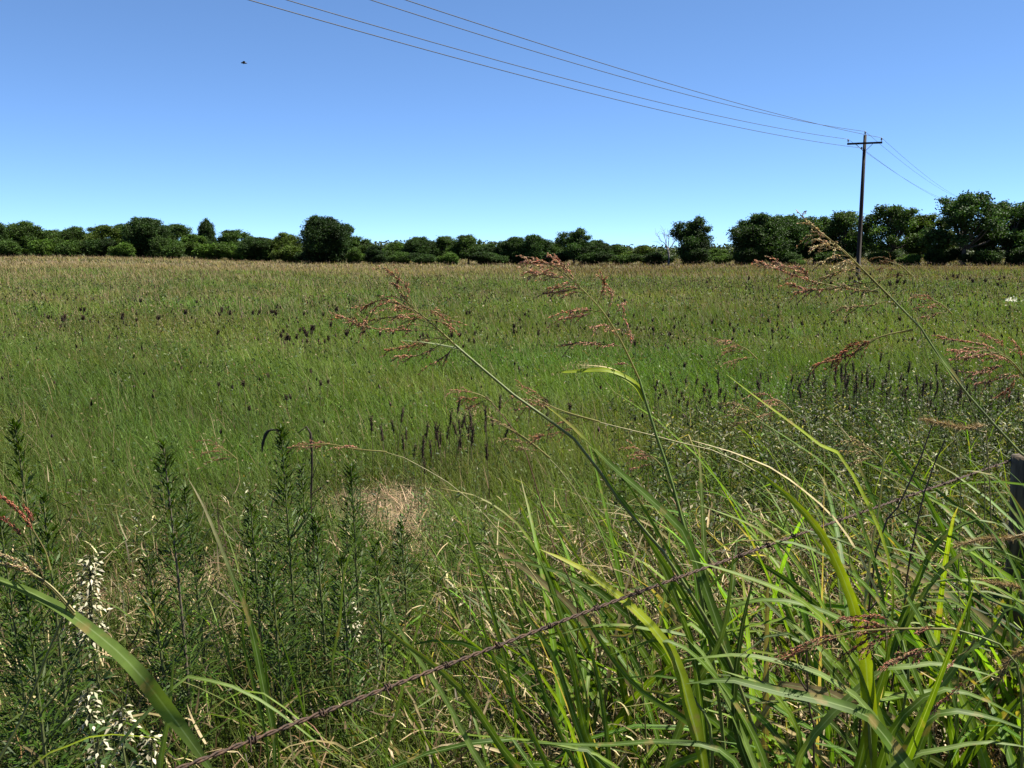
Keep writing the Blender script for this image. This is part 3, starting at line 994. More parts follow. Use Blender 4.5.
# ------------------------------------------------------------------ dark dried flower spikes
def spike_mesh(seed, h, hl, hr):
    g = np.random.default_rng(seed)
    P = spline([(0, 0, 0), (g.normal(0, .012), g.normal(0, .012), h * .5), (g.normal(0, .025), g.normal(0, .02), h)], 6)
    s = MB(); tube(s, P, np.linspace(.004, .003, 6), (.13, .12, .06), 5)
    k = MB()
    d = norm(P[-1] - P[-2])
    n = 9
    tt = np.linspace(0, 1, n)
    C = P[-1] + d * (tt * hl - .005)[:, None]
    tube(k, C, .72 * hr * np.array([.35, .85, 1, .95, 1, .9, .85, .6, .2]) * g.uniform(.88, 1.12, n), (.05, .032, .024), 8)
    m = 90
    ti = g.random(m)
    a = g.uniform(0, 6.28, m)
    rd = np.stack([np.cos(a), np.sin(a), g.normal(.2, .4, m)], -1)
    grains(k, P[-1] + d * (ti * hl)[:, None] + rd * hr * .7, rd + (0, 0, .5), hr * 1.3, hr * .5, jit((.08, .05, .034), m, .7, .12))
    return s, k


CLUSTERS = [
    # (px, py of heads, depth, n, spread_x, spread_y, height, head length, radius, label)
    (447, 462, 7.9, 34, .5, .8, .40, .15, .0105, 'blackish dried flower spike in the dense cluster beside the bare patch', True),
    (318, 352, 16.5, 18, .42, .7, .55, .09, .018, 'dark dried flower head in the isolated far cluster left of the leaning grass plume', True),
    (700, 425, 9.5, 30, .45, .9, .5, .06, .009, 'dark dried flower spike among the weeds in the middle right', True),
    (860, 375, 10.2, 66, 1.1, 1.3, .56, .13, .0105, 'tall dark dried flower spike in the wide stand right of the middle', True),
    (950, 390, 9.5, 22, .6, 1.0, .5, .11, .0085, 'dark dried flower spike at the right behind the pinkish grass heads', True),
    (560, 440, 9.0, 8, .4, .6, .45, .055, .012, 'small dark seed head between the leaning grass stems in the middle', True),
    (130, 330, 21, 34, 4.2, 4.5, .56, .09, .022, 'brownish black seed head in the loose band across the left of the field', False),
    (270, 430, 10.5, 9, .7, 1.2, .46, .055, .013, 'small dark seed head scattered in the green grass left of centre', False),
    (640, 330, 20, 36, 4.5, 4.5, .56, .08, .018, 'dark seed head in the scattered stand behind the central pink plume', False),
    (470, 345, 17.5, 24, 3.4, 4, .55, .075, .016, 'dark seed head scattered behind the left leaning grass plume', False),
    (920, 275, 45, 28, 9, 9, .68, .16, .04, 'dark brown flower head in the dark band before the right hand grove', False),
]
for ci, (px, py, Y, n, sx, sy, h, hl, hr, lab, parts) in enumerate(CLUSTERS):
    c = at(px, py, Y)
    vs = [spike_mesh(ci * 10 + k, h * (.85 + .12 * k), hl * (1.1 - .1 * k), hr) for k in range(3)]
    roots = []
    for k, (s, kk) in enumerate(vs):
        if parts:
            t = thing('dried_flower_spike', lab, 'dried flower', group='dried flower spikes')
            s.build('stem', M_STEM, t); kk.build('seed_head', M_DARK, t)
        else:
            for arr in ('v', 'f4', 'c', 'a'):
                pass
            nofs = s.n
            s.v += kk.v; s.c += kk.c; s.a += kk.a; s.f4 += [f_ + nofs for f_ in kk.f4]; s.n += kk.n
            t = tag(s.build('dried_flower', M_DARK), lab, 'dried flower', 'dried flower spikes')
        roots.append([t, False])
    for k in range(n):
        r_ = roots[k % 3]
        if not r_[1]:
            o = r_[0]; r_[1] = True
        else:
            o = copy_tree(r_[0])
        x = c[0] + rng.normal(0, sx * .6); y = Y + rng.normal(0, sy * .6)
        o.location = (x, y, float(terrain(x, y)))
        o.rotation_euler = (rng.normal(0, .06), rng.normal(0, .06), rng.uniform(0, 6.28))
        sc = rng.uniform(.75, 1.15)
        o.scale = (sc, sc, sc)
# the hundreds more, small and far
mb = MB()
for (y0, y1, n, s) in ((7, 14, 130, .8), (14, 24, 560, 1.0), (24, 50, 2800, 1.3)):
    x, y = scatter(y0, y1, n)
    k = (vnoise(x, y, 3, 21) + .4 * vnoise(x, y, 8, 3) + .25 * smooth(-2, 8, x) + rng.normal(0, .25, n)) > .1
    x, y = x[k], y[k]; n = len(x)
    h = rng.uniform(.42, .66, n)
    blades(mb, np.stack([x, y, terrain(x, y)], -1), h, np.full(n, .008), rng.uniform(0, 6, n), rng.uniform(0, .12, n), np.zeros(n), jit((.12, .1, .05), n), 1, .5, .05)
    grains(mb, np.stack([x, y, terrain(x, y) + h * .97], -1), rng.normal(0, .15, (n, 3)) + (0, 0, 1), .07 * s * rng.uniform(.6, 1.3, n), .034 * s, jit((.06, .04, .028), n, .4))
tag(mb.build('scattered_seed_heads', M_DARK), 'small dark seed heads dotted all over the middle of the field', 'seed heads', kind='stuff')


# ------------------------------------------------------------------ tall leafy weeds (goldenrod like) on the left
def px_base(px, Y):
    return (px - 512) / F * Y


TALL = [
    # px top, py top, depth, px of base, leaf density, label
    (10, 425, 3.1, 28, 190, 'tall dark green leafy weed at the left edge above the pink grass heads', (.12, .13, .05)),
    (160, 445, 3.2, 172, 210, 'tall leafy weed with a long bare grey brown stem left of the white flowers'.replace('left', 'right'), (.13, .11, .09)),
    (279, 432, 3.7, 286, 230, 'tallest leafy weed left of the bare patch, with a drooping dark bud at its tip', (.1, .12, .05)),
    (350, 468, 3.9, 352, 190, 'leafy weed just left of the bare patch', (.1, .12, .05)),
    (182, 492, 3.6, 190, 150, 'shorter leafy weed right behind the grey brown stem', (.1, .12, .05)),
    (248, 500, 3.5, 250, 180, 'bushy leafy weed directly left of the tallest leafy weed', (.1, .12, .05)),
    (313, 520, 3.5, 318, 170, 'low bushy weed between the tallest leafy weed and the one by the bare patch', (.1, .12, .05)),
    (38, 500, 2.8, 40, 190, 'dense dark weed in the left corner behind the grey green blade', (.1, .12, .05)),
    (-6, 520, 2.7, 0, 180, 'dense dark weed cut by the left edge of the photo', (.1, .12, .05)),
    (144, 560, 3.1, 150, 150, 'dark weed just left of the grey brown stem', (.1, .12, .05)),
    (400, 525, 4.1, 404, 130, 'thin leafy weed right below the bare patch', (.1, .12, .05)),
    (268, 560, 3.1, 270, 150, 'low dark weed in front of the tallest leafy weed', (.1, .12, .05)),
    (340, 560, 3.2, 342, 130, 'low dark weed in front of the one beside the bare patch', (.1, .12, .05)),
    (300, 470, 4.3, 302, 150, 'slender leafy weed half hidden behind the black hooked stem', (.1, .12, .05)),
    (375, 545, 3.6, 378, 120, 'leafy weed with its foot beside the single small white flower', (.1, .12, .05)),
    (20, 590, 2.5, 14, 170, 'thick dark weed filling the lower left corner', (.1, .12, .05)),
]
for (px, py, Y, bpx, nl, lab, sc) in TALL:
    top = at(px, py, Y)
    bx = px_base(bpx, Y)
    t = thing('leafy_weed', lab, 'weed', (bx, Y, float(terrain(bx, Y))), group='tall leafy weeds on the left')
    ln = np.array([bx, Y, 0])
    s = MB(); P = spline([(0, 0, 0), ((top[0] - bx) * .4, .02, top[2] * .5), (top[0] - bx, .03, top[2])], 12)
    tube(s, P, np.linspace(.0075, .0025, 12), sc, 7)
    s.build('stem', M_STEM, t)
    m = MB()
    tt = .12 + .88 * rng.random(nl * 4) ** 1.0
    i = np.clip((tt * 11).astype(int), 0, 10); f = (tt * 11 - i)[:, None]
    c = P[i] * (1 - f) + P[i + 1] * f
    a = rng.uniform(0, 6.28, nl * 4)
    # side shoots carry most leaves lower down
    shoot = (1 - tt) ** .8 * rng.uniform(0, .13, nl * 4)
    c = c + np.stack([np.cos(a), np.sin(a), np.full(nl * 4, .9)], -1) * shoot[:, None] * np.array([1, 1, .9])
    up = .5 + 1.0 * tt ** 2 + rng.normal(0, .3, nl * 4)
    d = np.stack([np.cos(a), np.sin(a), up], -1)
    leaflets(m, c, d, (.085 - .045 * tt) * rng.uniform(.7, 1.3, nl * 4), .0075, jit((.042, .080, .009), nl * 4, .25, .08), up=(0, 0, 1), droop=.25)
    m.build('foliage', M_WEED, t)
    for q in range(7):
        a_ = rng.uniform(0, 6.28); i0 = int(rng.integers(2, 8)); p0 = P[i0]
        m2 = MB(); e = p0 + np.array([math.cos(a_) * .12, math.sin(a_) * .12, .16])
        tube(m2, spline([p0, (p0 + e) / 2 + (0, 0, -.01), e], 5), np.linspace(.003, .0015, 5), (.09, .12, .04), 5)
        m2.build('shoot', M_STEM, t)
    if 'drooping' in lab:
        m = MB()
        q = P[-1] + np.array([-.02, 0, 0])
        tube(m, spline([P[-1], q + (-.03, 0, .0), q + (-.055, 0, -.05), q + (-.06, 0, -.09)], 9), [.0025, .003, .0045, .006, .0075, .006, .0065, .004, .002], (.03, .03, .022), 8)
        m.build('bud', M_DARK, t)

# ------------------------------------------------------------------ white flowered spikes
WHITE = [
    (90, 555, 650, 2.9, 96, 1.0, 'tall spike of white bracts in rows, highest of the white flowers'),
    (72, 590, 640, 2.95, 80, .55, 'slim white flower spike close behind the left side of the tallest white one'),
    (88, 688, 725, 2.45, 92, .5, 'short white flower cluster below the tallest white spike'),
    (122, 706, 742, 2.4, 122, .55, 'white flower cluster at the bottom left, nearest the grey brown stem'),
    (98, 738, 775, 2.35, 100, .55, 'lowest white flower cluster at the bottom edge of the photo'),
    (152, 735, 760, 2.4, 150, .3, 'tiny white flower tuft at the foot of the grey brown stem'),
    (350, 598, 640, 3.3, 354, .5, 'single small white flower spike right of the leafy weeds'),
]
for (px, py0, py1, Y, bpx, dens, lab) in WHITE:
    top = at(px, py0, Y); bot = at((px + bpx) / 2, py1, Y)
    bx = px_base(bpx, Y)
    t = thing('white_flower', lab, 'flower', (bx, Y, 0), group='white flowered spikes on the left')
    o3 = np.array([bx, Y, 0])
    P = spline([(0, 0, 0), bot - o3, top - o3], 12)
    s = MB(); tube(s, P, np.linspace(.005, .0025, 12), (.12, .14, .06), 6); s.build('stem', M_STEM, t)
    # lower foliage
    m = MB(); n = 70
    z1 = (bot - o3)[2]
    tt = rng.random(n)
    a = rng.uniform(0, 6.28, n)
    c = np.stack([np.interp(tt, [0, 1], [0, (bot - o3)[0]]), np.interp(tt, [0, 1], [0, (bot - o3)[1]]), tt * z1], -1)
    leaflets(m, c, np.stack([np.cos(a), np.sin(a), rng.normal(.5, .3, n)], -1), .06 * rng.uniform(.7, 1.3, n), .014, jit((.05, .09, .03), n), up=(0, 0, 1), droop=.3)
    m.build('foliage', M_WEED, t)
    # bracts in whorls, brown cups between
    m = MB(); k = MB()
    tube(m, [bot - o3, (bot + top) / 2 - o3, top - o3], .003, (.1, .11, .05), 5)
    L_ = np.linalg.norm(top - bot)
    nw = max(4, int(L_ / .019))
    for q in range(nw):
        u = (q + .5) / nw
        pc = (bot - o3) * (1 - u) + (top - o3) * u
        rr_ = (.042 * (1 - .65 * u) + .008) * (.7 + .5 * dens)
        nb = int(rng.integers(4, 12))
        a = np.linspace(0, 6.28, nb, endpoint=False) + rng.uniform(0, 6)
        rad_ = np.stack([np.cos(a), np.sin(a), rng.normal(.05, .15, nb)], -1)
        c = pc + rad_ * rr_ * rng.uniform(.35, .9, (nb, 1)) + rng.normal(0, .004, (nb, 3))
        leaflets(m, c, rad_ * .8 + np.array([0, 0, -.25]) + rng.normal(0, .2, (nb, 3)), .019 * rng.uniform(.6, 1.4, nb), .009, jit((.62, .58, .47), nb, .2, .03), up=(0, 0, 1), droop=.35)
        grains(k, c + (0, 0, -.006), rad_ + (0, 0, -.2), .010, .007, jit((.09, .085, .04), nb, .3))
        for e in c:
            tube(m, [pc, (pc + e) / 2 + (0, 0, .003), e + (0, 0, .0005)], .0012, (.1, .11, .05), 4)
    m.build('petals', M_PETAL, t); k.build('seed_cups', M_DARK, t)


# ------------------------------------------------------------------ tall seeding grass stalks
PINK = (.84, .46, .37); RUSSET = (.66, .38, .28); STRAW = (.74, .60, .40); REDB = (.58, .25, .16)


def seed_branch(mb, P, col, n, ln=.0062, wd=.0026, r=.00095, start=.25, axc=(.3, .25, .12)):
    P = np.asarray(P)
    tube(mb, P, np.linspace(r, r * .5, len(P)), axc, 4)
    u = start + (1 - start) * rng.random(n)
    i = np.clip((u * (len(P) - 1)).astype(int), 0, len(P) - 2); f = (u * (len(P) - 1) - i)[:, None]
    c = P[i] * (1 - f) + P[i + 1] * f
    T = norm(P[i + 1] - P[i])
    d = T + rng.normal(0, .22, (n, 3))
    c = c + rng.normal(0, .0014, (n, 3))
    grains(mb, c, d, ln * rng.uniform(.7, 1.25, n), wd, jit(col, n, .28, .09))


def panicle(t, axis, branches, Y, col, o3, auto=0, alen=(.06, .13), n=46, thick=1.0, dirx=-1.0, tw=1.0):
    """axis: world polyline; branches: pixel polylines at depth Y"""
    m = MB()
    AX = spline(axis, 14)
    tube(m, AX - o3, np.linspace(.0026, .001, 14) * thick, (.30, .29, .11), 5)
    for br in branches:
        dy = rng.normal(0, .035)
        P = np.array([at(x, y, Y + dy * k / max(1, len(br) - 1)) for k, (x, y) in enumerate(br)])
        ln = np.linalg.norm(P[-1] - P[0])
        seed_branch(m, spline(P, 9) - o3, col, int(n * max(.5, ln / .09)), ln=.0068 * thick, wd=.0021 * thick)
        # side twigs
        S9 = spline(P, 9)
        for q in range(int((3 + ln / .03) * tw)):
            i = int(rng.integers(2, 8))
            T = norm(S9[min(i + 1, 8)] - S9[i])
            d = norm(T + rng.normal(0, .3, 3) + np.array([0, 0, -.12]))
            l = rng.uniform(.015, .045)
            seed_branch(m, spline([S9[i], S9[i] + d * l * .5, S9[i] + d * l + np.array([0, 0, -.006])], 5) - o3, col, 11, ln=.006 * thick, wd=.0022 * thick, start=.1)
    for q in range(auto):
        i = int(rng.integers(1, 13))
        a = rng.uniform(-1.1, 1.1)
        d = norm(np.array([dirx * math.cos(a), math.sin(a), rng.normal(.1, .25)]) + norm(AX[min(i + 1, 13)] - AX[i]) * .8)
        l = rng.uniform(*alen) * (1 - .45 * i / 13)
        seed_branch(m, spline([AX[i], AX[i] + d * l * .5, AX[i] + d * l + np.array([0, 0, -.25 * l])], 7) - o3, col, int(n * .5), ln=.0058 * thick, wd=.0025 * thick, start=.35)
    return m.build('seed_head', M_SEED, t)


def stem_part(t, P, o3, r0=.0042, r1=.002, col=(.13, .16, .05), n=26, name='stem', mat=None):
    m = MB()
    S_ = spline(P, n)
    tube(m, S_ - o3, np.linspace(r0, r1, n), col, 7)
    return m.build(name, mat or M_STEM, t)


def leaf_part(t, P, w_, o3, col, N=(0, -.5, .85), twist=0., fold=.2, tipc=None, n=22, base=.55, t0=0.0):
    m = MB()
    ribbon(m, spline(P, n) - o3, w_, col, N, fold, twist, base, tipc, t0)
    return m.build('leaf', M_BLADE, t)


G1 = (.10, .175, .02); G2 = (.15, .235, .018); G3 = (.08, .145, .022); G4 = (.28, .36, .02); GREY = (.16, .24, .06)


def path(pts, Y, extra=()):
    out = []
    for p in pts:
        out.append(at(p[0], p[1], p[2] if len(p) > 2 else Y))
    out += [np.array(e, float) for e in extra]
    return out


def stalk(base, label, name='tall_grass_stalk', cat='grass stalk'):
    o3 = np.array([base[0], base[1], 0.0])
    return thing(name, label, cat, o3, group='tall seeding grass stalks'), o3


# A: left leaning stalk of the middle
Y = 2.0
t, o3 = stalk((.72, 2.15), 'long grass stalk leaning far left over the middle with a loose russet seed head')
stem_part(t, path([(455, 345), (520, 400), (575, 440), (626, 510), (665, 555)], Y, [(.53, 2.05, 1.0), (.68, 2.12, .5), (.72, 2.15, 0)])[::-1], o3, r0=.0055, r1=.0028)
panicle(t, path([(455, 345), (430, 322), (408, 303), (392, 270)], Y), [
    [(430, 322), (395, 302), (370, 312), (360, 335)], [(422, 315), (385, 300), (362, 308)], [(415, 308), (398, 290), (400, 272)],
    [(412, 305), (405, 285), (385, 268)], [(440, 330), (400, 330), (370, 328), (330, 312)], [(446, 335), (415, 345), (385, 350)],
    [(448, 340), (420, 355), (396, 356)], [(430, 320), (442, 322), (455, 330)], [(420, 310), (435, 312), (450, 322)], [(436, 326), (412, 318), (382, 318), (355, 325)], [(455, 346), (445, 356), (432, 364)]],
    Y, RUSSET, o3, auto=10)
leaf_part(t, path([(462, 350), (440, 345), (420, 342), (400, 340)], Y), .011, o3, (.28, .33, .2), N=(0, -.3, .9))
leaf_part(t, [np.array([.53, 2.05, 1.0])] + path([(692, 552, 2.02), (674, 522), (640, 490), (611, 465), (575, 429), (545, 405)], Y), .030, o3, G3, N=(.2, -.75, .5), tipc=(.3, .3, .04))
leaf_part(t, [np.array([.53, 2.05, 1.0])] + path([(640, 525), (612, 487), (594, 450), (590, 425)], Y), .018, o3, G1, N=(-.3, -.8, .4))

# B: central stalk
Y = 2.15
t, o3 = stalk((.62, 2.35), 'upright grass stalk in the middle topped by the tall pink drooping seed head')
stem_part(t, path([(639, 379), (645, 399), (656, 435), (668, 470), (682, 520), (700, 590)], Y, [(.56, 2.28, .7), (.62, 2.35, 0)])[::-1], o3, r0=.0062, r1=.0032, col=(.12, .18, .04))
panicle(t, path([(639, 379), (622, 343), (606, 316), (589, 296), (572, 280), (552, 264)], Y), [
    [(618, 346), (600, 344), (580, 343), (559, 346)], [(604, 313), (585, 309), (565, 312), (550, 317)], [(600, 310), (585, 315), (560, 319)],
    [(586, 292), (570, 287), (548, 288)], [(580, 288), (560, 292), (545, 293)], [(575, 282), (556, 276), (532, 273)], [(567, 278), (548, 272), (530, 272)],
    [(560, 270), (545, 262), (526, 262)], [(556, 267), (540, 266), (524, 258)], [(572, 280), (562, 266), (548, 254)], [(580, 286), (566, 268), (554, 255)],
    [(598, 303), (604, 285), (600, 272)], [(606, 316), (612, 296), (606, 284)], [(612, 322), (622, 305), (624, 318)], [(614, 330), (605, 325), (590, 328)], [(628, 352), (632, 340), (626, 322)]],
    Y, PINK, o3, auto=6, alen=(.05, .09), n=60)
leaf_part(t, path([(644, 400), (636, 386), (622, 376), (604, 370), (580, 371), (552, 373)], Y), .020, o3, G4, N=(.35, -.7, .6))
leaf_part(t, path([(642, 392), (628, 378), (612, 369), (596, 366), (580, 365)], Y + .02), .011, o3, STRAW, N=(.2, -.2, .9))
leaf_part(t, path([(692, 560)] + [(686, 530), (676, 500), (660, 478)], Y), .016, o3, GREY)

# C: right stalk
Y = 1.95
t, o3 = stalk((1.55, 2.3), 'thick grass stalk rising from the right edge with its pale top against the dark grove')
stem_part(t, path([(863, 270), (890, 297), (917, 323), (950, 373), (990, 420), (1023, 456), (1070, 520)], Y, [(1.40, 2.2, .7), (1.55, 2.3, 0)])[::-1], o3, r0=.006, r1=.0018)
panicle(t, path([(890, 297), (863, 270), (845, 252), (828, 238), (800, 215)], Y), [
    [(850, 258), (835, 245), (818, 240)], [(845, 252), (825, 245), (810, 248)], [(858, 265), (838, 258), (820, 262)], [(840, 248), (822, 235), (806, 236)],
    [(868, 275), (845, 270), (825, 278)], [(875, 282), (850, 285), (828, 290)], [(835, 243), (815, 228), (798, 212)], [(893, 300), (865, 306), (840, 307)], [(880, 288), (862, 292), (835, 282)], [(862, 270), (848, 262), (832, 268)]],
    Y, STRAW, o3, auto=3, alen=(.03, .07), n=34)
panicle(t, path([(913, 330), (890, 334), (870, 340)], Y), [[(890, 334), (868, 342), (845, 352), (813, 366)], [(868, 342), (852, 345), (838, 358)], [(875, 340), (850, 355), (825, 362)]], Y, REDB, o3, n=70)
panicle(t, path([(878, 292), (845, 288), (815, 282)], Y), [[(845, 288), (815, 282), (785, 272), (757, 261)], [(820, 284), (800, 272), (775, 262)], [(810, 282), (805, 272), (795, 266)], [(835, 288), (815, 290), (795, 293)], [(825, 284), (810, 290), (788, 283)]], Y, PINK, o3, n=60)
leaf_part(t, path([(960, 385), (946, 365), (925, 335), (912, 308)], Y), .017, o3, GREY, N=(.3, -.8, .3))

# D: right edge heads
Y = 2.3
t, o3 = stalk((1.75, 2.6), 'leaning grass stalk with a full pinkish seed head at the right edge')
stem_part(t, path([(1024, 372), (1050, 420), (1080, 500)], Y, [(1.68, 2.5, .6), (1.75, 2.6, 0)])[::-1], o3)
panicle(t, path([(1030, 385), (1010, 360), (985, 350), (960, 345)], Y), [
    [(1010, 358), (985, 345), (955, 340), (938, 336)], [(1000, 352), (980, 355), (950, 360)], [(1015, 365), (990, 368), (965, 378)], [(1018, 368), (1000, 378), (975, 384)],
    [(1005, 355), (1000, 342), (980, 335)], [(1020, 372), (1010, 388), (995, 398)], [(990, 350), (970, 352), (948, 350)], [(1022, 370), (1020, 350), (1010, 338)], [(1010, 362), (985, 372), (960, 372)]],
    Y, PINK, o3, auto=10, n=80, thick=1.0)

# E: bottom right heads
Y = 1.75
t, o3 = stalk((1.3, 2.0), 'bent grass stalk at the bottom right with a heavy wine red seed head')
stem_part(t, path([(953, 629), (985, 640), (1020, 680)], Y, [(1.12, 1.85, .6), (1.3, 2.0, 0)])[::-1], o3)
panicle(t, path([(953, 629), (893, 629), (841, 634), (806, 650), (771, 662)], Y), [
    [(860, 632), (830, 640), (800, 652), (771, 663)], [(900, 629), (885, 618), (862, 616), (838, 620)], [(890, 629), (870, 622), (842, 618)], [(880, 630), (860, 645), (842, 655)],
    [(950, 643), (925, 650), (900, 660), (879, 669)], [(930, 644), (905, 655), (885, 664)], [(905, 630), (880, 640), (860, 652)], [(850, 634), (820, 638), (790, 650)], [(900, 628), (880, 626), (850, 628)]],
    Y, (.60, .31, .23), o3, auto=8, alen=(.04, .08), n=80)
panicle(t, path([(975, 640), (968, 650), (960, 655)], Y), [[(960, 654), (950, 665), (939, 676)], [(972, 672), (955, 690), (928, 714)]], Y, PINK, o3, n=70)

# F: left edge heads
Y = 1.5
t, o3 = stalk((-1.05, 1.9), 'grass stalk reaching in from the left edge with coral pink seed branches')
stem_part(t, path([(70, 600), (30, 700), (-40, 900)], Y, [(-1.05, 1.9, 0)])[::-1], o3)
stem_part(t, path([(75, 612), (50, 585), (20, 566), (-15, 545)], Y), o3, r0=.0015, r1=.0008, col=(.3, .26, .12), name='seed_stalk')
panicle(t, path([(75, 615), (50, 587), (25, 572), (-20, 560)], Y), [
    [(40, 580), (20, 562), (-10, 552)], [(50, 590), (30, 572), (0, 562), (-20, 560)], [(45, 582), (38, 566), (30, 557)]], Y, STRAW, o3, n=110, tw=.0)
panicle(t, path([(50, 570), (48, 560), (45, 550)], Y), [[(45, 550), (32, 528), (18, 510), (0, 496), (-15, 490)], [(33, 530), (30, 515), (24, 507)], [(28, 545), (12, 525), (-10, 512)]], Y, (.55, .22, .17), o3, n=110, tw=.0)
leaf_part(t, path([(215, 775, 1.62), (175, 720, 1.58), (140, 675), (108, 643), (60, 608), (0, 580), (-60, 570)], 1.5), .036, o3, GREY, N=(0, -.7, .7), fold=.12, base=.2)
leaf_part(t, path([(215, 775, 1.62), (230, 800, 1.66), (200, 900, 1.7)], 1.6), .008, o3, GREY)

# H: pink horizontal head left of centre
Y = 2.6
t, o3 = stalk((.35, 2.9), 'thin bowed grass stalk with a flat pink seed head above the bare patch')
stem_part(t, path([(355, 450), (387, 452), (420, 466), (470, 500), (530, 570), (580, 650)], Y, [(.28, 2.8, .6), (.35, 2.9, 0)])[::-1], o3, r0=.003, r1=.001, col=(.26, .24, .11))
panicle(t, path([(387, 452), (355, 449), (327, 444), (290, 447)], Y), [[(345, 447), (325, 443), (305, 444), (288, 448)], [(365, 450), (350, 446), (338, 448)], [(330, 444), (312, 447), (296, 446)]], Y, PINK, o3, n=50)

# G: small tan head in the middle
Y = 2.4
t, o3 = stalk((.95, 2.7), 'thin straw coloured grass stalk arching left through the middle with a sparse tan head')
stem_part(t, path([(560, 412), (610, 425), (670, 440), (740, 462), (800, 520)], Y, [(.93, 2.6, .8), (.95, 2.7, 0)])[::-1], o3, r0=.003, r1=.0012, col=(.30, .27, .13))
panicle(t, path([(600, 422), (560, 410), (530, 395), (515, 385)], Y), [[(560, 410), (540, 405), (515, 410)], [(550, 405), (535, 392), (518, 385)], [(580, 417), (555, 425), (535, 440)], [(590, 420), (560, 432), (530, 438)], [(545, 402), (530, 400), (510, 396)]], Y, RUSSET, o3, n=30)

t, o3 = stalk((.45, 2.75), 'slim grass stalk with a tawny seed head, left of the yellow tipped blade')
stem_part(t, path([(500, 424), (540, 450), (575, 490), (610, 560)], 2.5, [(.40, 2.7, .7), (.45, 2.75, 0)])[::-1], o3, r0=.003, r1=.0012, col=(.2, .2, .08))
panicle(t, path([(550, 458), (525, 438), (500, 424), (490, 418)], 2.5), [[(525, 438), (510, 428), (494, 420)], [(535, 445), (515, 440), (500, 438)], [(545, 452), (530, 450), (512, 446)]], 2.5, STRAW, o3, n=30)
t, o3 = stalk((.2, 2.9), 'slim brown stalk with a small dry seed head above the dark flower spikes')
stem_part(t, path([(486, 396), (520, 440), (540, 500), (553, 545), (577, 605)], 2.6, [(.2, 2.8, .6), (.2, 2.9, 0)])[::-1], o3, r0=.003, r1=.0012, col=(.13, .06, .04))
panicle(t, path([(492, 402), (480, 395), (465, 391), (450, 390)], 2.6), [[(480, 395), (465, 391), (450, 390)], [(486, 398), (470, 398), (455, 397)], [(488, 399), (478, 404), (466, 408)]], 2.6, RUSSET, o3, n=30)

# more small heads on the right
SMALL = [
    (735, 345, 800, 520, 2.9, RUSSET, 'short reddish grass head just left of the thick right hand stalk'),
    (770, 398, 850, 560, 2.7, PINK, 'low pink grass head in front of the dark dried spikes'),
    (740, 408, 830, 600, 2.8, STRAW, 'low straw coloured grass head left of the bright yellow green blade'),
    (860, 445, 960, 600, 2.6, STRAW, 'straw grass head leaning over the weeds at the right'),
    (640, 452, 720, 600, 2.8, PINK, 'small pinkish grass head just right of the central stalk'),
    (930, 300, 985, 480, 3.0, RUSSET, 'thin upright russet grass head right of the thick stalk'),
    (890, 262, 960, 470, 3.2, (.28, .15, .07), 'thin orange brown grass head standing at the foot of the utility pole'),
    (215, 445, 250, 620, 4.2, RUSSET, 'faint brown grass head in the green field on the left'),
]
for (hx, hy, bx_, by_, Yb, colr, lab) in SMALL:
    bx = px_base(bx_ + 20, Yb)
    t, o3 = stalk((bx, Yb), lab, 'slender_grass_stalk')
    top = at(hx, hy, Yb); mid = at((hx + bx_) / 2, (hy + by_) / 2 - 15, Yb)
    k1 = at(hx + 22, hy + 14, Yb)
    stem_part(t, [o3, at(bx_, by_, Yb), mid, k1], o3, r0=.003, r1=.001, col=(.2, .2, .08), n=18)
    panicle(t, [k1, (k1 + top) / 2 + (0, 0, .01), top], [[(hx + 15, hy + 10), (hx, hy + 6), (hx - 14, hy + 8)], [(hx + 10, hy + 6), (hx - 4, hy - 4), (hx - 18, hy - 4)], [(hx + 20, hy + 12), (hx + 4, hy + 14), (hx - 10, hy + 18)]], Yb, colr, o3, auto=5, n=32)

# ------------------------------------------------------------------ single broad bladed grass plants of the foreground
def plant(base, label, leaves, stem=None, cat='grass plant'):
    o3 = np.array([base[0], base[1], 0.0])
    t = thing('broad_grass_plant', label, cat, o3, group='broad bladed grass plants')
    for lf in leaves:
        pts, Yl, w_, col = lf[:4]
        kw = lf[4] if len(lf) > 4 else {}
        P = path(pts, Yl)
        if P[0][2] > .12:                                    # every blade grows from the foot of its plant
            foot = o3 + np.array([rng.normal(0, .025), rng.normal(0, .025), 0])
            dst = np.linalg.norm(P[0] - foot)
            k1 = P[0] - norm(P[1] - P[0]) * min(.16, .3 * dst) * np.array([1, 1, .6]) - np.array([0, 0, .18 * P[0][2] * min(1, dst)])
            P = [foot, .5 * foot + .5 * k1 + (k1 - foot) * np.array([.12, .12, 0]), k1] + P
            sl = np.linalg.norm(np.diff(np.array(P), axis=0), axis=1)
            kw['t0'] = float(sl[:3].sum() / sl.sum()) * .85
        kw.setdefault('n', 34); kw.setdefault('base', .6)
        leaf_part(t, P, w_, o3, col, **kw)
    if stem is not None:
        stem_part(t, [o3] + path(*stem), o3, r0=.0055, r1=.003, col=(.13, .18, .05))
    return t


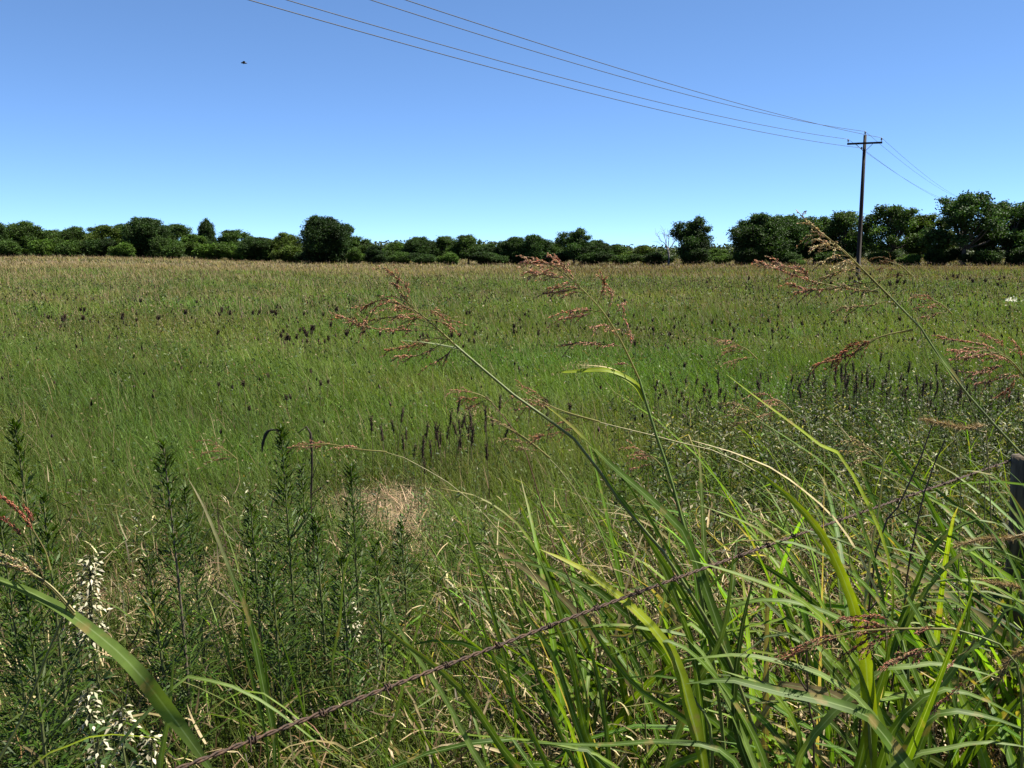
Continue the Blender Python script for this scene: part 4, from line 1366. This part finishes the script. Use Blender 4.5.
Y = 1.9
plant((.42, 2.1), 'grass plant with the broad yellow green blade under the barbed wire, in the centre', [
    ([(685, 690), (668, 648), (637, 612), (584, 570), (539, 549)], 1.85, .036, G4, dict(N=(.1, -.6, .7), tipc=(.35, .36, .04))),
    ([(700, 700), (690, 640), (672, 600), (640, 560)], 1.9, .02, G3, dict(N=(-.3, -.8, .3))),
    ([(710, 740), (640, 690), (600, 640), (562, 575)], 1.9, .02, G1, dict(N=(-.2, -.8, .4))),
    ([(690, 700), (720, 640), (730, 590), (733, 545)], 1.95, .02, GREY, dict(N=(0, -1, .1))),
], ([(712, 768), (690, 690)], 1.9))
plant((.95, 2.0), 'grass plant with a bright yellow green blade arching up in the lower right', [
    ([(868, 690), (862, 640), (848, 590), (824, 538), (792, 500), (748, 464)], 1.8, .033, G4, dict(N=(-.3, -.85, .3))),
    ([(872, 700), (840, 640), (800, 600), (740, 575), (690, 560)], 1.8, .026, G2, dict(N=(0, -.5, .85))),
    ([(875, 720), (830, 680), (790, 665), (740, 655), (684, 660)], 1.75, .026, GREY, dict(N=(0, -.4, .9))),
    ([(880, 730), (838, 705), (770, 690), (730, 680), (685, 684)], 1.7, .036, G3, dict(N=(0, -.6, .8))),
    ([(870, 720), (885, 670), (890, 640), (894, 630)], 1.8, .026, G2, dict(N=(0, -.9, .4))),
], ([(872, 768), (870, 700)], 1.8))
plant((1.2, 2.2), 'grass plant with long blades spreading right across the bottom right corner', [
    ([(880, 768), (900, 720), (940, 690), (985, 700), (1030, 725)], 1.8, .024, G1),
    ([(868, 680), (900, 668), (945, 664), (1000, 678)], 1.85, .022, GREY),
    ([(890, 768), (940, 750), (990, 742), (1040, 750)], 1.75, .018, GREY),
    ([(960, 660), (985, 640), (1010, 605), (1020, 604)], 1.95, .02, GREY),
    ([(900, 760), (935, 715), (980, 715), (1040, 735)], 1.85, .026, G3),
    ([(930, 720), (960, 650), (970, 590), (960, 545)], 2.0, .018, G1, dict(N=(0, -.9, .4))),
], ([(900, 800), (895, 760)], 1.85))
plant((.12, 1.9), 'grass plant with two dark blades crossing under the wire left of centre', [
    ([(530, 790), (500, 745), (470, 700), (440, 670), (400, 640), (365, 610)], 1.6, .022, G3, dict(N=(-.3, -.8, .3), tipc=(.25, .3, .05))),
    ([(500, 800), (475, 755), (440, 690), (405, 640), (386, 595), (374, 568), (368, 575)], 1.65, .016, GREY, dict(N=(.2, -.8, .5))),
    ([(560, 800), (535, 740), (490, 650), (478, 590)], 1.7, .014, G2, dict(N=(0, -.9, .2))),
    ([(590, 790), (560, 735), (530, 650), (500, 560), (480, 520)], 1.9, .012, G1, dict(N=(0, -.9, .2))),
])
plant((.28, 2.1), 'grass plant of upright narrow blades in front of the wire near the centre', [
    ([(600, 790), (575, 720), (555, 660), (525, 610), (515, 560)], 1.85, .02, G1, dict(N=(.2, -.9, .2))),
    ([(605, 780), (585, 730), (570, 660), (540, 590)], 1.85, .022, G2, dict(N=(-.2, -.9, .2))),
    ([(610, 790), (605, 720), (590, 650), (560, 600), (520, 580)], 1.9, .014, G1, dict(N=(0, -.8, .4))),
    ([(600, 760), (640, 748), (590, 742), (515, 745)][0:1] + [(570, 748), (520, 740)], 1.8, .02, G3),
    ([(620, 770), (560, 745), (470, 735), (400, 728)], 1.8, .009, G2),
], ([(605, 820), (600, 770)], 1.85))
plant((-.55, 1.9), 'grass plant with thin pale blades arching right near the bottom left', [
    ([(160, 768), (168, 720), (172, 680), (174, 650)], 1.7, .016, GREY, dict(N=(0, -1, .1))),
    ([(150, 775), (200, 720), (250, 690), (300, 720), (360, 768)], 1.75, .008, G2, dict(N=(0, -.3, .9))),
    ([(170, 690), (205, 680), (260, 700), (340, 760)], 1.7, .012, GREY, dict(N=(0, -.4, .9))),
    ([(30, 768), (60, 750), (100, 735), (160, 738)], 1.7, .008, G4, dict(N=(0, -.4, .9))),
    ([(180, 768), (200, 740), (240, 715), (262, 720)], 1.8, .009, G1),
])
plant((-.75, 2.4), 'grass plant with one straight dark blade standing left of the tallest leafy weed', [
    ([(262, 680), (248, 615), (236, 585), (222, 550), (204, 507), (188, 478)], 2.35, .020, G3, dict(N=(.5, -.8, .1), tipc=(.5, .42, .3))),
    ([(255, 690), (243, 640), (245, 600), (250, 560)], 2.4, .012, G1),
    ([(270, 700), (262, 650), (250, 620), (228, 600)], 2.4, .01, G2),
])
plant((.0, 2.9), 'grass plant with pale blades hooked over at their tips below the bare patch', [
    ([(340, 620), (345, 570), (360, 535), (378, 530), (392, 545)], 2.8, .011, GREY),
    ([(400, 700), (420, 620), (440, 580), (470, 553), (500, 548)], 2.4, .01, GREY),
    ([(500, 640), (470, 540), (440, 492), (425, 486)], 2.6, .014, G2, dict(N=(0, -.6, .7))),
    ([(560, 620), (530, 540), (485, 500), (440, 488)], 2.5, .014, G2, dict(N=(0, -.5, .8), tipc=(.3, .26, .12))),
    ([(570, 640), (540, 560), (500, 520), (455, 505)], 2.5, .012, G1, dict(N=(0, -.5, .8))),
])
plant((.9, 2.5), 'grass plant with a lone thin lime blade poking out over the field on the right', [
    ([(850, 470), (820, 445), (790, 422), (757, 398), (726, 374)], 2.2, .016, G4, dict(N=(.2, -.6, .7))),
    ([(860, 520), (830, 470), (790, 440), (750, 415)], 2.3, .014, G1),
    ([(850, 540), (790, 480), (740, 455), (690, 440)], 2.3, .01, STRAW),
    ([(870, 560), (880, 500), (885, 440), (890, 410)], 2.4, .01, (.3, .3, .2), dict(N=(0, -1, .1))),
])
plant((1.05, 2.6), 'grass plant with blades sweeping left in the thick grass before the fence post', [
    ([(900, 640), (860, 580), (800, 545), (730, 540)], 2.2, .022, G1),
    ([(930, 640), (890, 575), (850, 545), (790, 525)], 2.3, .024, G3),
    ([(880, 650), (820, 610), (760, 600), (700, 615)], 2.1, .024, G1),
    ([(850, 660), (800, 570), (760, 530), (700, 505)], 2.2, .02, G2),
    ([(920, 600), (960, 555), (990, 548), (1022, 560)], 2.4, .018, GREY),
    ([(910, 600), (940, 540), (980, 520), (1010, 530)], 2.4, .022, G1),
], ([(905, 700), (902, 640)], 2.2))
plant((1.5, 2.7), 'grass plant with dark broad blades beside the fence post at the right edge', [
    ([(1040, 640), (1010, 560), (980, 520), (940, 500)], 2.4, .026, G3),
    ([(1050, 620), (1030, 540), (1000, 480), (960, 470)], 2.5, .022, G1),
    ([(1060, 640), (1000, 590), (950, 580), (900, 590)], 2.4, .02, G2),
    ([(1030, 620), (990, 600), (930, 560), (880, 545)], 2.4, .022, G1),
])
plant((.62, 1.95), 'grass plant with grey green blades crossing above the bottom edge right of centre', [
    ([(750, 790), (720, 750), (660, 742), (600, 745), (520, 742)], 1.75, .02, G3),
    ([(760, 780), (700, 650), (650, 630), (600, 625), (540, 640)], 1.9, .02, GREY, dict(N=(0, -.4, .9))),
    ([(770, 780), (745, 720), (700, 660), (660, 640), (610, 655)], 1.85, .022, G1),
    ([(760, 800), (735, 720), (740, 640), (755, 570)], 1.9, .024, (.04, .075, .02), dict(N=(0, -1, .1))),
    ([(790, 800), (800, 740), (770, 690), (720, 670)], 1.85, .022, G2),
], ([(760, 830), (762, 780)], 1.85))

plant((2.0, 3.0), 'grass plant growing up against the foot of the fence post at the right edge', [
    ([(1045, 760), (1035, 660), (1015, 590), (985, 560)], 2.9, .026, G1),
    ([(1050, 760), (1020, 660), (1010, 600), (1020, 548)], 2.9, .026, G3, dict(N=(0, -1, .2))),
    ([(1060, 760), (1040, 640), (1022, 590), (1000, 575)], 2.85, .024, G2),
    ([(1030, 760), (1000, 680), (1008, 620), (1030, 570)], 2.85, .026, G1, dict(N=(0, -1, .2))),
    ([(1010, 760), (1015, 680), (1004, 610), (980, 590)], 2.8, .024, G3),
    ([(1050, 740), (1030, 680), (1000, 650), (960, 640)], 2.7, .026, G1),
    ([(1060, 740), (1035, 620), (1024, 560), (1012, 520)], 2.9, .02, G2, dict(N=(0, -1, .2))),
])
# dead stems
DEAD = [
    ([(932, 425), (918, 465), (900, 503), (872, 580)], 2.4, (1.0, 2.5), 'dark dead weed stem leaning right in the thick grass before the fence post'),
    ([(945, 440), (925, 490), (907, 577), (900, 640)], 2.5, (1.05, 2.6), 'second dark dead stem, the more upright one just right of the leaning dead stem'),
    ([(806, 640), (808, 700), (812, 780)], 1.9, (.62, 2.0), 'thin reddish brown stem rising from the bottom edge under the wine red seed head'),
    ([(310, 430), (312, 460), (311, 500), (314, 560)], 4.2, (-.9, 4.2), 'black hooked dead stem standing right of the tallest leafy weed'),
]
for pts, Yd, b_, lab in DEAD:
    P = path(pts, Yd)[::-1]
    o3 = np.array([b_[0], b_[1], 0.])
    if Yd > 4:
        b0 = P[0].copy(); b0[2] = 0; o3 = b0
    t = thing('dead_weed', lab, 'dead weed', o3, group='dead weed stalks')
    stem_part(t, [o3] + P, o3, r0=.004, r1=.0018, col=(.06, .035, .028), n=20)
    m = MB()
    S_ = spline([o3] + P, 20)
    tube(m, S_[7:19] - o3, .0012, (.05, .03, .025), 5)
    for q in range(5):
        i = int(rng.integers(8, 18)); d = norm(np.array([rng.normal(0, 1), rng.normal(0, .5), .9]))
        tube(m, spline([S_[i], S_[i] + d * .05, S_[i] + d * .1 + (0, 0, .01)], 5) - o3, np.linspace(.002, .001, 5), (.05, .03, .025), 5)
    m.build('twig', M_STEM, t)
    if Yd > 4:
        m = MB(); e = P[-1]
        tube(m, spline([P[-3], P[-2], e, e + (-.02, 0, .015), e + (-.05, 0, -.01)], 10) - o3, [.003, .0045, .0055, .004, .006, .005, .0065, .006, .004, .002], (.035, .027, .02), 7)
        m.build('seed_head', M_DARK, t)

# fluffy dry plumes at the right edge
for (pts, Yd, lab) in [
    ([(1040, 535), (1008, 538), (980, 540), (956, 546)], 2.6, 'fluffy tan grass plume lying across the grass left of the fence post'),
    ([(1045, 600), (1020, 588), (1000, 584), (975, 580)], 2.5, 'fluffy tan grass plume below the fence post'),
    ([(1045, 640), (1024, 650), (1008, 662), (1000, 678)], 2.2, 'golden fluffy grass plume hanging at the right edge near the bottom'),
    ([(985, 425), (965, 428), (945, 424), (925, 420)], 2.8, 'golden brown fluffy grass plume above the weeds left of the fence post top')]:
    P = path(pts, Yd)
    o3 = np.array([P[0][0] + .15, Yd + .1, 0])
    t = thing('grass_plume', lab, 'grass plume', o3, group='fluffy tan grass plumes')
    stem_part(t, [o3, o3 * .5 + P[0] * .5 + (0.02, 0, .1), P[0], P[1]], o3, r0=.003, r1=.0015, col=(.25, .2, .1), n=16)
    m = MB(); S_ = spline(P, 30); n = 900
    i = rng.integers(0, 29, n)
    T = norm(S_[i + 1] - S_[i])
    d = norm(T * 1.3 + rng.normal(0, .7, (n, 3)))
    c = S_[i] + (S_[i + 1] - S_[i]) * rng.random((n, 1)) - o3
    leaflets(m, c, d, .022 * rng.uniform(.5, 1.3, n), .0012, jit((.36, .25, .12), n, .25, .06))
    tube(m, S_ - o3, np.linspace(.002, .0008, 30), (.3, .22, .1), 5)
    m.build('seed_head', M_DRY, t)

# pale tufts seen out in the field
for (px, py, Yd, nh, lab) in [(1011, 300, 24, 40, 'white tuft of blossom far out in the field at the right edge'), (55, 339, 22, 14, 'small pale tuft in the dark seed head band at the left of the field')]:
    c = at(px, py, Yd); z0 = float(terrain(c[0], Yd))
    t = thing('pale_flower', lab, 'flower', (c[0], Yd, z0))
    s = MB(); tube(s, spline([(0, 0, 0), (.01, 0, c[2] * .5), (0, 0, c[2] - z0)], 6), .006, (.12, .13, .05), 5); s.build('stem', M_STEM, t)
    m = MB(); q = rng.normal(0, 1, (nh, 3)) * np.array([.07, .06, .03]) + np.array([0, 0, c[2] - z0])
    leaflets(m, q, rng.normal(0, 1, (nh, 3)) + (0, 0, .6), .06, .04, jit((.9, .86, .82), nh, .1, .03))
    m.build('petals', M_PETAL, t)
